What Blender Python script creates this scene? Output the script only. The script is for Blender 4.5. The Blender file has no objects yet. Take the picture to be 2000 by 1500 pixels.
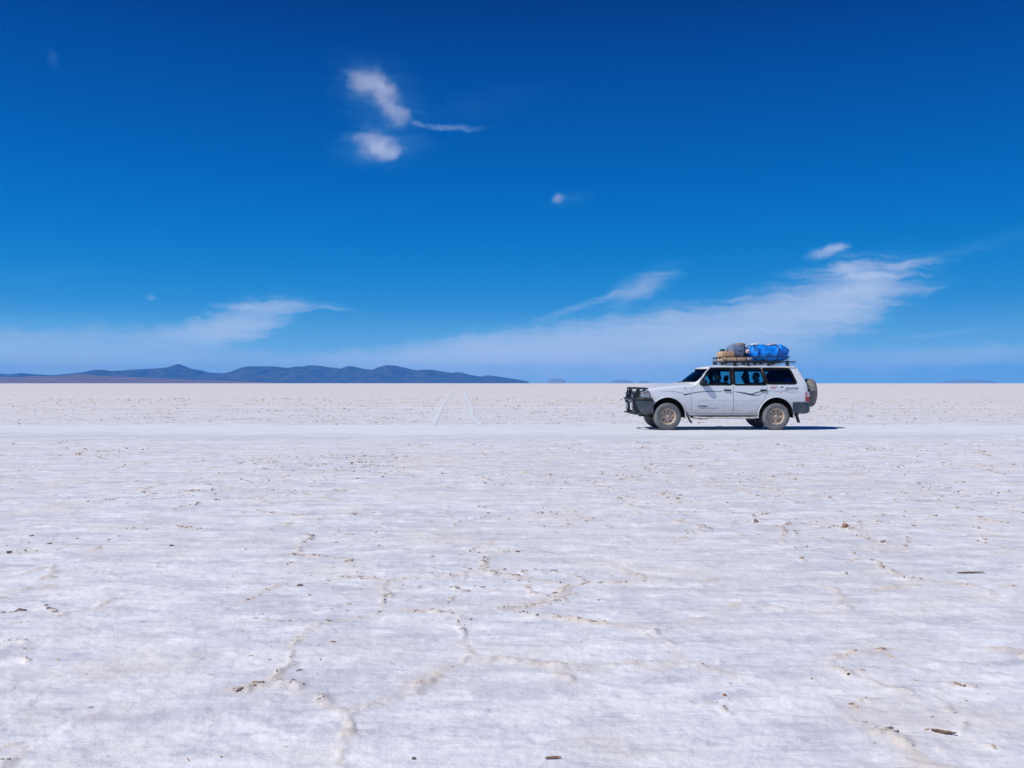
import bpy, bmesh, math, random
import numpy as np
from mathutils import Vector, Matrix
from mathutils.geometry import delaunay_2d_cdt

rnd = random.Random(7)
R = math.radians
SC = bpy.context.scene
COL = SC.collection

# ---------------------------------------------------------------- camera
CAM_H = 1.283
cam_d = bpy.data.cameras.new("camera")
cam_d.sensor_width = 36.0
cam_d.lens = 31.5
cam_d.clip_start = 0.05
cam_d.clip_end = 90000.0
cam = bpy.data.objects.new("camera", cam_d)
COL.objects.link(cam)
cam.location = (0, 0, CAM_H)
cam.rotation_euler = (R(90.0 - 0.055), 0, 0)
SC.camera = cam

# ---------------------------------------------------------------- colour management
SC.view_settings.view_transform = 'Standard'
SC.view_settings.look = 'None'
SC.view_settings.exposure = 0.0
SC.view_settings.gamma = 1.0
SC.view_settings.use_curve_mapping = False
SC.cycles.transparent_max_bounces = 24
SC.cycles.max_bounces = 8
SC.cycles.volume_bounces = 1
SC.cycles.use_denoising = True
SC.cycles.caustics_reflective = False
SC.cycles.caustics_refractive = False

# ---------------------------------------------------------------- sun direction (towards the sun)
SUN = Vector((-0.78, -0.34, 1.0)).normalized()
SUN_EL = math.asin(SUN.z)
SUN_AZ = math.atan2(SUN.x, SUN.y)


# ---------------------------------------------------------------- node helper
class NT:
    def __init__(s, tree):
        s.t = tree
        s.t.nodes.clear()

    def n(s, kind, **kw):
        nd = s.t.nodes.new(kind)
        for k, v in kw.items():
            setattr(nd, k, v)
        return nd

    def put(s, sock, v):
        if v is None:
            return
        if isinstance(v, bpy.types.NodeSocket):
            s.t.links.new(v, sock)
        elif isinstance(v, bpy.types.Node):
            s.t.links.new(v.outputs[0], sock)
        else:
            if sock.type == 'RGBA' and len(v) == 3:
                v = (*v, 1)
            sock.default_value = v

    def m(s, op, a, b=None, c=None, clamp=False):
        nd = s.n('ShaderNodeMath', operation=op, use_clamp=clamp)
        s.put(nd.inputs[0], a); s.put(nd.inputs[1], b); s.put(nd.inputs[2], c)
        return nd.outputs[0]

    def vm(s, op, a, b=None):
        nd = s.n('ShaderNodeVectorMath', operation=op)
        s.put(nd.inputs[0], a); s.put(nd.inputs[1], b)
        return nd.outputs[1] if op in ('DOT_PRODUCT', 'LENGTH') else nd.outputs[0]

    def mix(s, f, a, b, blend='MIX'):
        nd = s.n('ShaderNodeMix', data_type='RGBA', blend_type=blend)
        s.put(nd.inputs[0], f); s.put(nd.inputs[6], a); s.put(nd.inputs[7], b)
        return nd.outputs[2]

    def ss(s, v, lo, hi, a=0.0, b=1.0):
        nd = s.n('ShaderNodeMapRange', interpolation_type='SMOOTHSTEP')
        s.put(nd.inputs[0], v); s.put(nd.inputs[1], lo); s.put(nd.inputs[2], hi)
        s.put(nd.inputs[3], a); s.put(nd.inputs[4], b)
        return nd.outputs[0]

    def ramp(s, v, stops, interp='LINEAR'):
        nd = s.n('ShaderNodeValToRGB')
        cr = nd.color_ramp
        cr.interpolation = interp
        while len(cr.elements) < len(stops):
            cr.elements.new(0.5)
        for e, (p, c) in zip(cr.elements, stops):
            e.position = p
            e.color = (*c, 1)
        s.put(nd.inputs[0], v)
        return nd.outputs[0]

    def noise(s, vec, scale, detail=3.0, rough=0.5, dist=0.0, color=False):
        nd = s.n('ShaderNodeTexNoise')
        s.put(nd.inputs['Vector'], vec)
        nd.inputs['Scale'].default_value = scale
        nd.inputs['Detail'].default_value = detail
        nd.inputs['Roughness'].default_value = rough
        nd.inputs['Distortion'].default_value = dist
        return nd.outputs[1 if color else 0]

    def mapping(s, vec, scale=(1, 1, 1), loc=(0, 0, 0), rot=(0, 0, 0)):
        nd = s.n('ShaderNodeMapping')
        s.put(nd.inputs[0], vec)
        nd.inputs['Scale'].default_value = scale
        nd.inputs['Location'].default_value = loc
        nd.inputs['Rotation'].default_value = rot
        return nd.outputs[0]

    def xyz(s, x, y, z=0.0):
        nd = s.n('ShaderNodeCombineXYZ')
        s.put(nd.inputs[0], x); s.put(nd.inputs[1], y); s.put(nd.inputs[2], z)
        return nd.outputs[0]

    def sep(s, v):
        nd = s.n('ShaderNodeSeparateXYZ')
        s.put(nd.inputs[0], v)
        return nd.outputs[0], nd.outputs[1], nd.outputs[2]


def lin(r, g, b):
    f = lambda c: (c / 255 / 12.92) if c <= 10 else ((c / 255 + 0.055) / 1.055) ** 2.4
    return (f(r), f(g), f(b))


# ---------------------------------------------------------------- world: graded daylight sky with cirrus
def ae(px, py):     # direction in the sky (azimuth from north, elevation), degrees
    t = math.hypot(1750.0, px - 1000.0)
    return math.degrees(math.atan((px - 1000.0) / 1750.0)), math.degrees(math.atan((748.3 - py) / t))


def build_world():
    w = bpy.data.worlds.new("World")
    SC.world = w
    w.use_nodes = True
    n = NT(w.node_tree)
    out = n.n('ShaderNodeOutputWorld')
    bg = n.n('ShaderNodeBackground')
    n.t.links.new(bg.outputs[0], out.inputs[0])
    sky = n.n('ShaderNodeTexSky', sky_type='NISHITA')
    sky.sun_disc = False
    sky.sun_elevation = SUN_EL
    sky.sun_rotation = SUN_AZ
    sky.altitude = 3650
    sky.air_density = 1.0
    sky.dust_density = 0.3
    sky.ozone_density = 3.0
    tc = n.n('ShaderNodeTexCoord')
    d = n.vm('NORMALIZE', tc.outputs['Generated'])
    x, y, z = n.sep(d)
    el = n.m('MULTIPLY', n.m('ARCSINE', z), 57.29578)
    az = n.m('MULTIPLY', n.m('ARCTAN2', x, y), 57.29578)
    # altitude-dependent tone of the clear sky (deep cobalt overhead, paler at the horizon)
    grad = n.ramp(n.m('DIVIDE', el, 45.0, clamp=True), [
        (0.000, lin(150, 192, 226)),
        (0.050, lin(114, 178, 222)),
        (0.110, lin(20, 140, 209)),
        (0.220, lin(0, 112, 194)),
        (0.330, lin(0, 90, 175)),
        (0.450, lin(0, 67, 149)),
        (0.520, lin(0, 52, 126)),
        (1.000, lin(0, 42, 104))], 'B_SPLINE')
    # slightly deeper towards the side away from the sun
    side = n.ss(az, -60.0, 60.0, 1.03, 0.95)
    grad = n.mix(1.0, grad, n.xyz(side, side, side), 'MULTIPLY')
    nish = n.mix(1.0, sky.outputs[0], (0.003, 0.045, 0.11), 'MULTIPLY')
    base = n.mix(0.08, grad, nish)

    # cirrus: soft patches placed by direction, frayed with noise
    P = n.xyz(az, el, 0.0)
    wob = n.noise(P, 0.35, 4, 0.6, color=True)
    wob = n.vm('MULTIPLY', n.vm('SUBTRACT', wob, (0.5, 0.5, 0.5)), (2.6, 1.3, 0))
    wob2 = n.noise(P, 1.1, 2, 0.5, color=True)
    wob2 = n.vm('MULTIPLY', n.vm('SUBTRACT', wob2, (0.5, 0.5, 0.5)), (0.9, 0.5, 0))
    Q = n.vm('ADD', n.vm('ADD', P, wob), wob2)
    Qs = n.vm('ADD', P, wob2)
    fib = n.noise(n.mapping(Q, (0.20, 2.0, 1), rot=(0, 0, R(-13))), 1.0, 6, 0.64)
    puff = n.noise(n.mapping(Q, (0.8, 1.2, 1)), 0.9, 3, 0.5)
    veil = n.noise(n.mapping(Q, (0.12, 0.7, 1), rot=(0, 0, R(-9))), 1.0, 4, 0.55)

    total = None

    def patch(px, py, rx, ry, rot, strength, tex='puff', amp=0.9, soft=0.75, warp='big', fall=1.0):
        nonlocal total
        a, e = ae(px, py)
        k = 180 / math.pi / 1750.0
        src = Q if warp == 'big' else Qs
        dv = n.vm('SUBTRACT', src, (a, e, 0))
        vr = n.n('ShaderNodeVectorRotate', rotation_type='Z_AXIS')
        n.put(vr.inputs['Vector'], dv)
        vr.inputs['Angle'].default_value = R(-rot)
        dd = n.vm('MULTIPLY', vr.outputs[0], (1 / (rx * k), 1 / (ry * k), 0))
        r = n.vm('LENGTH', dd)
        t = {'puff': puff, 'fib': fib, 'veil': veil}[tex]
        v = n.m('ADD', n.m('SUBTRACT', 1.0, r), n.m('MULTIPLY', n.m('SUBTRACT', t, 0.5), amp))
        v = n.ss(v, 0.0, soft, 0.0, strength)
        total = v if total is None else n.m('SUBTRACT', n.m('ADD', total, v), n.m('MULTIPLY', total, v))

    # high wisps left of the middle
    patch(720, 162, 66, 42, -15, 0.42, 'puff', 0.9, 1.1, 'small')
    patch(756, 194, 72, 36, -55, 0.34, 'puff', 0.8, 1.1, 'small')
    patch(772, 218, 34, 20, -10, 0.22, 'puff', 1.0, 0.8, 'small')
    patch(745, 195, 130, 95, -35, 0.13, 'fib', 0.9, 1.3, 'small')
    patch(735, 282, 66, 36, -5, 0.46, 'puff', 0.8, 1.0, 'small')
    patch(752, 298, 34, 20, -20, 0.30, 'puff', 0.9, 0.8, 'small')
    patch(745, 288, 130, 52, 6, 0.12, 'fib', 0.9, 1.3, 'small')
    patch(885, 250, 85, 9, -2, 0.20, 'fib', 1.0, 0.9, 'small')
    patch(818, 240, 20, 7, -18, 0.16, 'puff', 0.8, 0.9, 'small')
    patch(940, 205, 190, 40, 14, 0.03, 'fib', 1.6, 1.4)
    patch(1092, 386, 19, 13, 12, 0.30, 'puff', 0.9, 0.9, 'small')
    patch(1110, 390, 70, 20, 12, 0.06, 'fib', 1.2, 1.2, 'small')
    patch(105, 115, 16, 16, 20, 0.06, 'puff', 1.2, 1.0, 'small')
    # right: small lens and hook above the long veil
    patch(1614, 492, 56, 16, 9, 0.44, 'puff', 0.7, 0.9, 'small')
    patch(1640, 486, 36, 7, 6, 0.25, 'puff', 0.7, 0.9, 'small')
    patch(1690, 540, 70, 34, -28, 0.34, 'fib', 0.9, 0.9, 'small')
    patch(1740, 528, 90, 18, 12, 0.20, 'fib', 1.1, 0.9, 'small')
    patch(1860, 495, 190, 22, 14, 0.09, 'fib', 1.4, 1.2, 'small')
    # long veil rising to the right
    patch(1610, 590, 250, 88, 16, 0.50, 'fib', 1.0, 1.1)
    patch(1410, 640, 440, 80, 11, 0.46, 'fib', 0.8, 1.1)
    patch(1090, 668, 560, 66, 7, 0.48, 'fib', 0.7, 1.0)
    patch(1260, 712, 700, 74, 2, 0.38, 'veil', 0.45, 1.0)
    patch(830, 695, 380, 48, 4, 0.32, 'veil', 0.6, 1.0)
    patch(1250, 562, 110, 40, 24, 0.40, 'fib', 0.8, 1.1, 'small')
    patch(1130, 600, 120, 13, 17, 0.20, 'fib', 0.9, 0.9, 'small')
    patch(1420, 662, 400, 100, 11, 0.30, 'veil', 0.45, 1.1)
    patch(1000, 706, 520, 62, 3, 0.34, 'veil', 0.35, 1.1)
    patch(620, 712, 420, 48, 2, 0.30, 'veil', 0.35, 1.1)
    patch(1680, 575, 130, 62, 24, 0.24, 'fib', 0.8, 1.0)
    patch(1652, 528, 40, 15, -28, 0.36, 'puff', 0.7, 0.9, 'small')
    # left fan and low bank
    patch(478, 625, 150, 50, 18, 0.42, 'fib', 0.9, 0.9, 'small')
    patch(545, 598, 150, 13, 2, 0.30, 'fib', 1.0, 0.8, 'small')
    patch(420, 650, 200, 34, 8, 0.30, 'fib', 0.8, 0.9)
    patch(660, 603, 55, 6, 0, 0.20, 'puff', 0.8, 0.9, 'small')
    patch(292, 580, 20, 7, 4, 0.20, 'puff', 0.8, 0.9, 'small')
    patch(90, 702, 580, 92, 1, 0.48, 'fib', 0.35, 1.0)
    patch(330, 700, 60, 10, 0, 0.16, 'fib', 1.0, 0.9, 'small')
    patch(90, 540, 140, 24, 8, 0.05, 'fib', 1.4, 1.2)
    # right low streaks
    patch(1830, 652, 150, 8, 6, 0.14, 'fib', 1.2, 0.9, 'small')
    patch(1800, 705, 330, 40, 4, 0.28, 'fib', 0.7, 1.0)
    patch(1960, 690, 120, 30, 8, 0.12, 'veil', 0.8, 1.0)

    ccol = n.mix(n.ss(total, 0.02, 0.30), lin(120, 200, 236), lin(200, 213, 238))
    col = n.mix(total, base, ccol)
    n.put(bg.inputs['Color'], col)
    bg.inputs['Strength'].default_value = 1.0


build_world()

sun_d = bpy.data.lights.new("sun", 'SUN')
sun_d.energy = 3.85
sun_d.angle = R(0.53)
sun_d.color = (1.0, 0.965, 0.91)
sun = bpy.data.objects.new("sun", sun_d)
COL.objects.link(sun)
sun.location = SUN * 60
sun.rotation_euler = SUN.to_track_quat('Z', 'Y').to_euler()


# ---------------------------------------------------------------- object helpers
def tag(o, label=None, cat=None, group=None, kind=None):
    if label: o['label'] = label
    if cat: o['category'] = cat
    if group: o['group'] = group
    if kind: o['kind'] = kind
    return o


def empty(name, loc, rz=0.0):
    o = bpy.data.objects.new(name, None)
    o.empty_display_size = 0.2
    COL.objects.link(o)
    o.location = loc
    o.rotation_euler = (0, 0, rz)
    return o


def link_mesh(name, me, mat=None, parent=None, smooth=True, angle=38):
    o = bpy.data.objects.new(name, me)
    COL.objects.link(o)
    if mat is not None:
        me.materials.clear()
        for mm in (mat if isinstance(mat, (list, tuple)) else [mat]):
            me.materials.append(mm)
    if smooth:
        me.polygons.foreach_set('use_smooth', [True] * len(me.polygons))
        me.set_sharp_from_angle(angle=R(angle))
    if parent is not None:
        o.parent = parent
    return o


class MB:
    """collects shapes into one mesh"""
    def __init__(s):
        s.v = []; s.f = []; s.mi = []

    def add(s, vs, fs, mi=0):
        o = len(s.v)
        s.v.extend([tuple(p) for p in vs])
        s.f.extend([tuple(i + o for i in f) for f in fs])
        s.mi.extend([mi] * len(fs))
        return s

    def mirror_y(s):
        m = MB()
        m.v = [(x, -y, z) for x, y, z in s.v]
        m.f = [tuple(reversed(f)) for f in s.f]
        m.mi = list(s.mi)
        return m

    def join(s, other):
        o = len(s.v)
        s.v.extend(other.v)
        s.f.extend([tuple(i + o for i in f) for f in other.f])
        s.mi.extend(other.mi)
        return s

    def build(s, name, mat, parent=None, smooth=True, angle=38, fix=True):
        me = bpy.data.meshes.new(name)
        me.from_pydata(s.v, [], s.f)
        if fix:
            bm = bmesh.new(); bm.from_mesh(me)
            bmesh.ops.recalc_face_normals(bm, faces=bm.faces)
            bm.to_mesh(me); bm.free()
        o = link_mesh(name, me, mat, parent, smooth, angle)
        if any(s.mi) and len(me.polygons) == len(s.mi):
            me.polygons.foreach_set('material_index', s.mi)
        me.update()
        return o

    # --- shapes
    def box(s, c, size, bevel=0.0, rot=None, mi=0, taper=None):
        bm = bmesh.new()
        bmesh.ops.create_cube(bm, size=1.0)
        for v in bm.verts:
            v.co = Vector((v.co.x * size[0], v.co.y * size[1], v.co.z * size[2]))
            if taper and v.co.z > 0:
                v.co.x *= taper; v.co.y *= taper
        if bevel > 0:
            bmesh.ops.bevel(bm, geom=list(bm.edges), offset=bevel, segments=2, affect='EDGES', profile=0.5)
        M = Matrix.Translation(Vector(c))
        if rot is not None:
            M = M @ rot.to_4x4()
        bm.transform(M)
        bm.verts.ensure_lookup_table()
        s.add([v.co[:] for v in bm.verts], [[v.index for v in f.verts] for f in bm.faces], mi)
        bm.free()
        return s

    def tube(s, pts, r, n=10, closed=False, mi=0, radii=None):
        pts = [Vector(p) for p in pts]
        N = len(pts)
        vs = []; fs = []
        up = Vector((0, 0, 1))
        prev = None
        for i, p in enumerate(pts):
            if closed:
                t = (pts[(i + 1) % N] - pts[i - 1]).normalized()
            else:
                a = pts[max(i - 1, 0)]; b = pts[min(i + 1, N - 1)]
                t = (b - a).normalized()
            if prev is None:
                ref = up if abs(t.z) < 0.9 else Vector((1, 0, 0))
                u = t.cross(ref).normalized()
            else:
                u = (prev - t * prev.dot(t)).normalized()
            prev = u
            w = t.cross(u)
            rr = radii[i] if radii else r
            for k in range(n):
                a = 2 * math.pi * k / n
                vs.append(p + (u * math.cos(a) + w * math.sin(a)) * rr)
        M = N if closed else N - 1
        for i in range(M):
            for k in range(n):
                a = i * n + k; b = i * n + (k + 1) % n
                c = ((i + 1) % N) * n + (k + 1) % n; dd = ((i + 1) % N) * n + k
                fs.append((a, b, c, dd))
        if not closed:
            fs.append(tuple(reversed(range(n))))
            fs.append(tuple((N - 1) * n + k for k in range(n)))
        return s.add(vs, fs, mi)

    def lathe_y(s, prof, c, n=48, mi=0, mod=None):
        """prof: closed list of (r, y); axis along y through c"""
        vs = []; fs = []
        P = len(prof)
        for i in range(n):
            a = 2 * math.pi * i / n
            for j, (r, y) in enumerate(prof):
                rr = r + (mod(i, j) if mod else 0)
                vs.append((c[0] + rr * math.cos(a), c[1] + y, c[2] + rr * math.sin(a)))
        for i in range(n):
            for j in range(P):
                fs.append((i * P + j, ((i + 1) % n) * P + j, ((i + 1) % n) * P + (j + 1) % P, i * P + (j + 1) % P))
        return s.add(vs, fs, mi)

    def ellipsoid(s, c, r, nu=20, nv=12, f=None, mi=0, power=1.0):
        vs = []; fs = []
        sg = lambda v: math.copysign(abs(v) ** power, v)
        for j in range(nv + 1):
            ph = -math.pi / 2 + math.pi * j / nv
            for i in range(nu):
                th = 2 * math.pi * i / nu
                p = Vector((sg(math.cos(ph)) * sg(math.cos(th)), sg(math.cos(ph)) * sg(math.sin(th)), sg(math.sin(ph))))
                k = f(p) if f else 1.0
                vs.append((c[0] + p.x * r[0] * k, c[1] + p.y * r[1] * k, c[2] + p.z * r[2] * k))
        for j in range(nv):
            for i in range(nu):
                fs.append((j * nu + i, j * nu + (i + 1) % nu, (j + 1) * nu + (i + 1) % nu, (j + 1) * nu + i))
        return s.add(vs, fs, mi)


def in_poly(x, y, poly):
    c = False
    j = len(poly) - 1
    for i in range(len(poly)):
        xi, yi = poly[i]; xj, yj = poly[j]
        if (yi > y) != (yj > y) and x < (xj - xi) * (y - yi) / (yj - yi) + xi:
            c = not c
        j = i
    return c


def resample(poly, step):
    out = []
    for i in range(len(poly)):
        a = Vector(poly[i]); b = Vector(poly[(i + 1) % len(poly)])
        k = max(1, int((b - a).length / step))
        for q in range(k):
            out.append(tuple(a.lerp(b, q / k)))
    return out


def round_poly(poly, r, seg=4):
    """fillet the corners of a closed polygon; r a number or one per corner"""
    out = []
    N = len(poly)
    for i in range(N):
        rr = r[i] if isinstance(r, (list, tuple)) else r
        p = Vector(poly[i]); a = Vector(poly[i - 1]); b = Vector(poly[(i + 1) % N])
        if rr <= 0:
            out.append(tuple(p)); continue
        da = (a - p); db = (b - p)
        ra = min(rr, da.length * 0.45); rb = min(rr, db.length * 0.45)
        p0 = p + da.normalized() * ra; p1 = p + db.normalized() * rb
        for k in range(seg + 1):
            t = k / seg
            out.append(tuple(p0 * (1 - t) ** 2 + p * 2 * t * (1 - t) + p1 * t ** 2))
    return out


def sheet2d(outline, holes=(), step=0.06):
    """triangulated 2D region with inner grid points -> (points, triangles)"""
    pts = []; edges = []
    loops = [outline] + list(holes)
    for lp in loops:
        o = len(pts)
        pts += [Vector(p) for p in lp]
        edges += [(o + i, o + (i + 1) % len(lp)) for i in range(len(lp))]
    xs = [p[0] for p in outline]; ys = [p[1] for p in outline]
    x = min(xs) + step / 2
    while x < max(xs):
        y = min(ys) + step / 2
        while y < max(ys):
            if in_poly(x, y, outline) and not any(in_poly(x, y, h) for h in holes):
                if min((Vector((x, y)) - q).length for q in pts[:sum(len(l) for l in loops)]) > step * 0.35:
                    pts.append(Vector((x, y)))
            y += step
        x += step
    r = delaunay_2d_cdt(pts, edges, [], 1, 1e-6)
    V, F = r[0], r[2]
    tris = []
    for f in F:
        cx = sum(V[i][0] for i in f) / len(f); cy = sum(V[i][1] for i in f) / len(f)
        if in_poly(cx, cy, outline) and not any(in_poly(cx, cy, h) for h in holes):
            tris.append(tuple(f))
    return [tuple(v) for v in V], tris


def slab(outline, holes, fn_out, fn_in, step=0.06):
    """a sheet with thickness: fn_out / fn_in map (u, v) -> xyz"""
    V, T = sheet2d(outline, holes, step)
    m = MB()
    n = len(V)
    vs = [fn_out(u, v) for u, v in V] + [fn_in(u, v) for u, v in V]
    fs = list(T) + [tuple(i + n for i in reversed(t)) for t in T]
    cnt = {}
    for t in T:
        for i in range(3):
            e = (t[i], t[(i + 1) % 3])
            cnt[tuple(sorted(e))] = cnt.get(tuple(sorted(e)), []) + [e]
    for k, l in cnt.items():
        if len(l) == 1:
            a, b = l[0]
            fs.append((b, a, a + n, b + n))
    m.add(vs, fs)
    return m


def bounds(me):
    co = np.zeros(len(me.vertices) * 3)
    me.vertices.foreach_get('co', co)
    co = co.reshape(-1, 3)
    return co.min(0), co.max(0)


def boolean(o, cutter, op='DIFFERENCE'):
    lo, hi = bounds(o.data)
    best = None
    for k in range(10):
        cutter.location = (0.0007 * math.sin(5 * k) * (k > 0), 0.0007 * math.sin(3 * k + 1) * (k > 0), 0.0007 * math.cos(4 * k) * (k > 0))
        md = o.modifiers.new('b', 'BOOLEAN')
        md.operation = op
        md.object = cutter
        md.solver = 'EXACT'
        md.material_mode = 'TRANSFER'
        dg = bpy.context.evaluated_depsgraph_get()
        dg.update()
        me = bpy.data.meshes.new_from_object(o.evaluated_get(dg), preserve_all_data_layers=True, depsgraph=dg)
        o.modifiers.clear()
        ok = len(me.polygons) > 50
        if ok:
            l2, h2 = bounds(me)
            ok = bool((l2 > lo - 0.004).all() and (h2 < hi + 0.004).all())
        if ok:
            best = me
            break
        bpy.data.meshes.remove(me)
    if best is None:
        print('boolean gave up', o.name, op)
        return o
    old = o.data
    o.data = best
    bpy.data.meshes.remove(old)
    return o


def prism_y(poly, y0, y1, name='cutter', mat=None):
    """closed solid: polygon in (x, z) extruded along y"""
    n = len(poly)
    m = MB()
    m.add([(p[0], y0, p[1]) for p in poly] + [(p[0], y1, p[1]) for p in poly],
          [tuple(range(n)), tuple(reversed(range(n, 2 * n)))] +
          [((i + 1) % n, i, i + n, (i + 1) % n + n) for i in range(n)])
    return m.build(name, mat, None, smooth=False)


def drop(*objs):
    for o in objs:
        me = o.data
        bpy.data.objects.remove(o)
        if me and me.users == 0:
            bpy.data.meshes.remove(me)


# ---------------------------------------------------------------- materials
MATS = {}


def pbr(name, col, rough=0.5, metal=0.0, coat=0.0, vary=0.0, vscale=8.0, bump=0.0, bscale=60.0, dust=None, spec=0.5):
    m = bpy.data.materials.new(name)
    m.use_nodes = True
    n = NT(m.node_tree)
    out = n.n('ShaderNodeOutputMaterial')
    b = n.n('ShaderNodeBsdfPrincipled')
    n.t.links.new(b.outputs[0], out.inputs[0])
    tc = n.n('ShaderNodeTexCoord').outputs['Object']
    c = (*col, 1)
    if vary > 0:
        k = n.noise(tc, vscale, 4, 0.6)
        f = n.ss(k, 0.25, 0.75, 1 - vary, 1 + vary)
        c = n.mix(1.0, c, n.xyz(f, f, f), 'MULTIPLY')
    if dust:
        dcol, amount, dsc = dust
        dn = n.noise(tc, dsc, 5, 0.65)
        c = n.mix(n.ss(dn, 0.62 - amount, 0.80 - amount * 0.5), c, dcol)
    n.put(b.inputs['Base Color'], c)
    b.inputs['Roughness'].default_value = rough
    b.inputs['Metallic'].default_value = metal
    b.inputs['Coat Weight'].default_value = coat
    b.inputs['Coat Roughness'].default_value = 0.06
    b.inputs['Specular IOR Level'].default_value = spec
    if bump > 0:
        bp = n.n('ShaderNodeBump')
        bp.inputs['Strength'].default_value = 1.0
        bp.inputs['Distance'].default_value = bump
        n.put(bp.inputs['Height'], n.noise(tc, bscale, 4, 0.6))
        n.put(b.inputs['Normal'], bp.outputs[0])
    MATS[name] = m
    return m


def paint_material():
    m = bpy.data.materials.new('white_paint')
    m.use_nodes = True
    n = NT(m.node_tree)
    out = n.n('ShaderNodeOutputMaterial')
    b = n.n('ShaderNodeBsdfPrincipled')
    n.t.links.new(b.outputs[0], out.inputs[0])
    tc = n.n('ShaderNodeTexCoord').outputs['Object']
    x, y, z = n.sep(tc)
    # streaky road dust on the lower panels, carried higher to paint in their shade
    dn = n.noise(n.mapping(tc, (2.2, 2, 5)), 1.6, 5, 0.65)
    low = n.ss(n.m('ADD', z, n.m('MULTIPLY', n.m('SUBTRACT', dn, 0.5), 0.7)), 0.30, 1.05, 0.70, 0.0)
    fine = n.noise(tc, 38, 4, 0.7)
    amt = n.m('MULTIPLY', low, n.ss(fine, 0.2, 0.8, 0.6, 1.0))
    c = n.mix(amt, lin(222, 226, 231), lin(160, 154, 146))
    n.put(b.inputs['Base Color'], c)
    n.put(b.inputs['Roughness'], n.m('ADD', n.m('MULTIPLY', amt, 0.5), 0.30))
    b.inputs['Coat Weight'].default_value = 0.25
    b.inputs['Coat Roughness'].default_value = 0.12
    return m


def glass_material(name, tint, refl=1.0):
    m = bpy.data.materials.new(name)
    m.use_nodes = True
    n = NT(m.node_tree)
    out = n.n('ShaderNodeOutputMaterial')
    tr = n.n('ShaderNodeBsdfTransparent')
    n.put(tr.inputs[0], tint)
    gl = n.n('ShaderNodeBsdfGlossy')
    gl.inputs['Roughness'].default_value = 0.03
    fr = n.n('ShaderNodeFresnel')
    fr.inputs[0].default_value = 1.5
    mx = n.n('ShaderNodeMixShader')
    n.put(mx.inputs[0], n.m('MULTIPLY', fr.outputs[0], refl))
    n.t.links.new(tr.outputs[0], mx.inputs[1])
    n.t.links.new(gl.outputs[0], mx.inputs[2])
    n.t.links.new(mx.outputs[0], out.inputs[0])
    return m


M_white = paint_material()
M_glass = glass_material('tinted_glass', (0.56, 0.82, 0.86))
M_wglass = glass_material('windscreen_glass', (0.60, 0.90, 0.93))
M_lens = glass_material('lamp_lens', (0.92, 0.94, 0.95), 0.5)
M_black = pbr('black_rubber', (0.010, 0.010, 0.012), 0.7, spec=0.2)
M_plastic = pbr('dark_plastic', (0.014, 0.018, 0.023), 0.42, vary=0.2)
M_steel = pbr('bumper_steel', (0.030, 0.050, 0.072), 0.40, vary=0.12, dust=((0.10, 0.11, 0.12, 1), 0.16, 3))
M_mirror = pbr('mirror_housing', (0.012, 0.016, 0.018), 0.6, spec=0.25)
M_rack = pbr('rack_steel', (0.018, 0.022, 0.026), 0.4, metal=0.0)
M_inner = pbr('cabin_trim', (0.022, 0.022, 0.026), 0.85)
M_seat = pbr('seat_fabric', (0.018, 0.019, 0.026), 0.95, vary=0.3, vscale=20)
M_arch = pbr('arch_lining', (0.018, 0.017, 0.016), 0.95, dust=((0.10, 0.085, 0.07, 1), 0.12, 9))
M_tyre = pbr('tyre_rubber', (0.135, 0.14, 0.15), 0.9, vary=0.12, vscale=14, dust=((0.21, 0.21, 0.215, 1), 0.22, 4), bump=0.002, bscale=120)
M_spare = pbr('spare_cover', (0.20, 0.19, 0.18), 0.75, vary=0.15, vscale=6, bump=0.004, bscale=12)
M_rim = pbr('dusty_rim', lin(186, 168, 150), 0.6, vary=0.15, vscale=12, dust=((0.33, 0.28, 0.25, 1), 0.2, 10))
M_under = pbr('underbody', (0.03, 0.028, 0.026), 0.9, dust=((0.15, 0.13, 0.11, 1), 0.15, 6))
M_chrome = pbr('chrome', (0.75, 0.76, 0.78), 0.18, metal=1.0)
M_silver = pbr('silver_grille', (0.45, 0.47, 0.5), 0.3, metal=0.7)
M_refl = pbr('lamp_reflector', (0.62, 0.64, 0.67), 0.3, metal=0.25)
M_red = pbr('red_lens', (0.45, 0.01, 0.03), 0.2, coat=0.6)
M_clear = pbr('clear_lens', (0.72, 0.66, 0.68), 0.2, coat=0.6)
M_amber = pbr('amber_lens', (0.55, 0.22, 0.12), 0.25, coat=0.5)
M_decal = pbr('stripe_ink', (0.028, 0.035, 0.05), 0.5)
M_decalg = pbr('stripe_grey', (0.22, 0.27, 0.32), 0.5)
M_ink = pbr('letter_ink', (0.05, 0.06, 0.08), 0.5)
M_redink = pbr('sticker_red', (0.62, 0.18, 0.18), 0.5)
M_step = pbr('step_bar', (0.58, 0.57, 0.55), 0.5, dust=((0.36, 0.32, 0.28, 1), 0.2, 8))
M_card = pbr('cardboard', lin(196, 160, 128), 0.9, vary=0.14, vscale=5, bump=0.002, bscale=40)
M_card2 = pbr('pale_cardboard', lin(206, 178, 142), 0.9, vary=0.12, vscale=6, bump=0.002, bscale=40)
M_tape = pbr('packing_tape', lin(214, 200, 180), 0.4)
M_greybag = pbr('grey_canvas', lin(112, 126, 152), 0.9, vary=0.25, vscale=7, bump=0.006, bscale=18)
M_tan = pbr('tan_canvas', lin(150, 136, 122), 0.9, vary=0.2, vscale=9, bump=0.004, bscale=18)
M_tarp = pbr('blue_tarp', lin(0, 138, 240), 0.5, vary=0.25, vscale=7, bump=0.022, bscale=10)
M_rope = pbr('dark_rope', (0.02, 0.03, 0.06), 0.9)
M_whitebag = pbr('white_plastic', lin(215, 222, 224), 0.5, bump=0.006, bscale=25)
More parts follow.
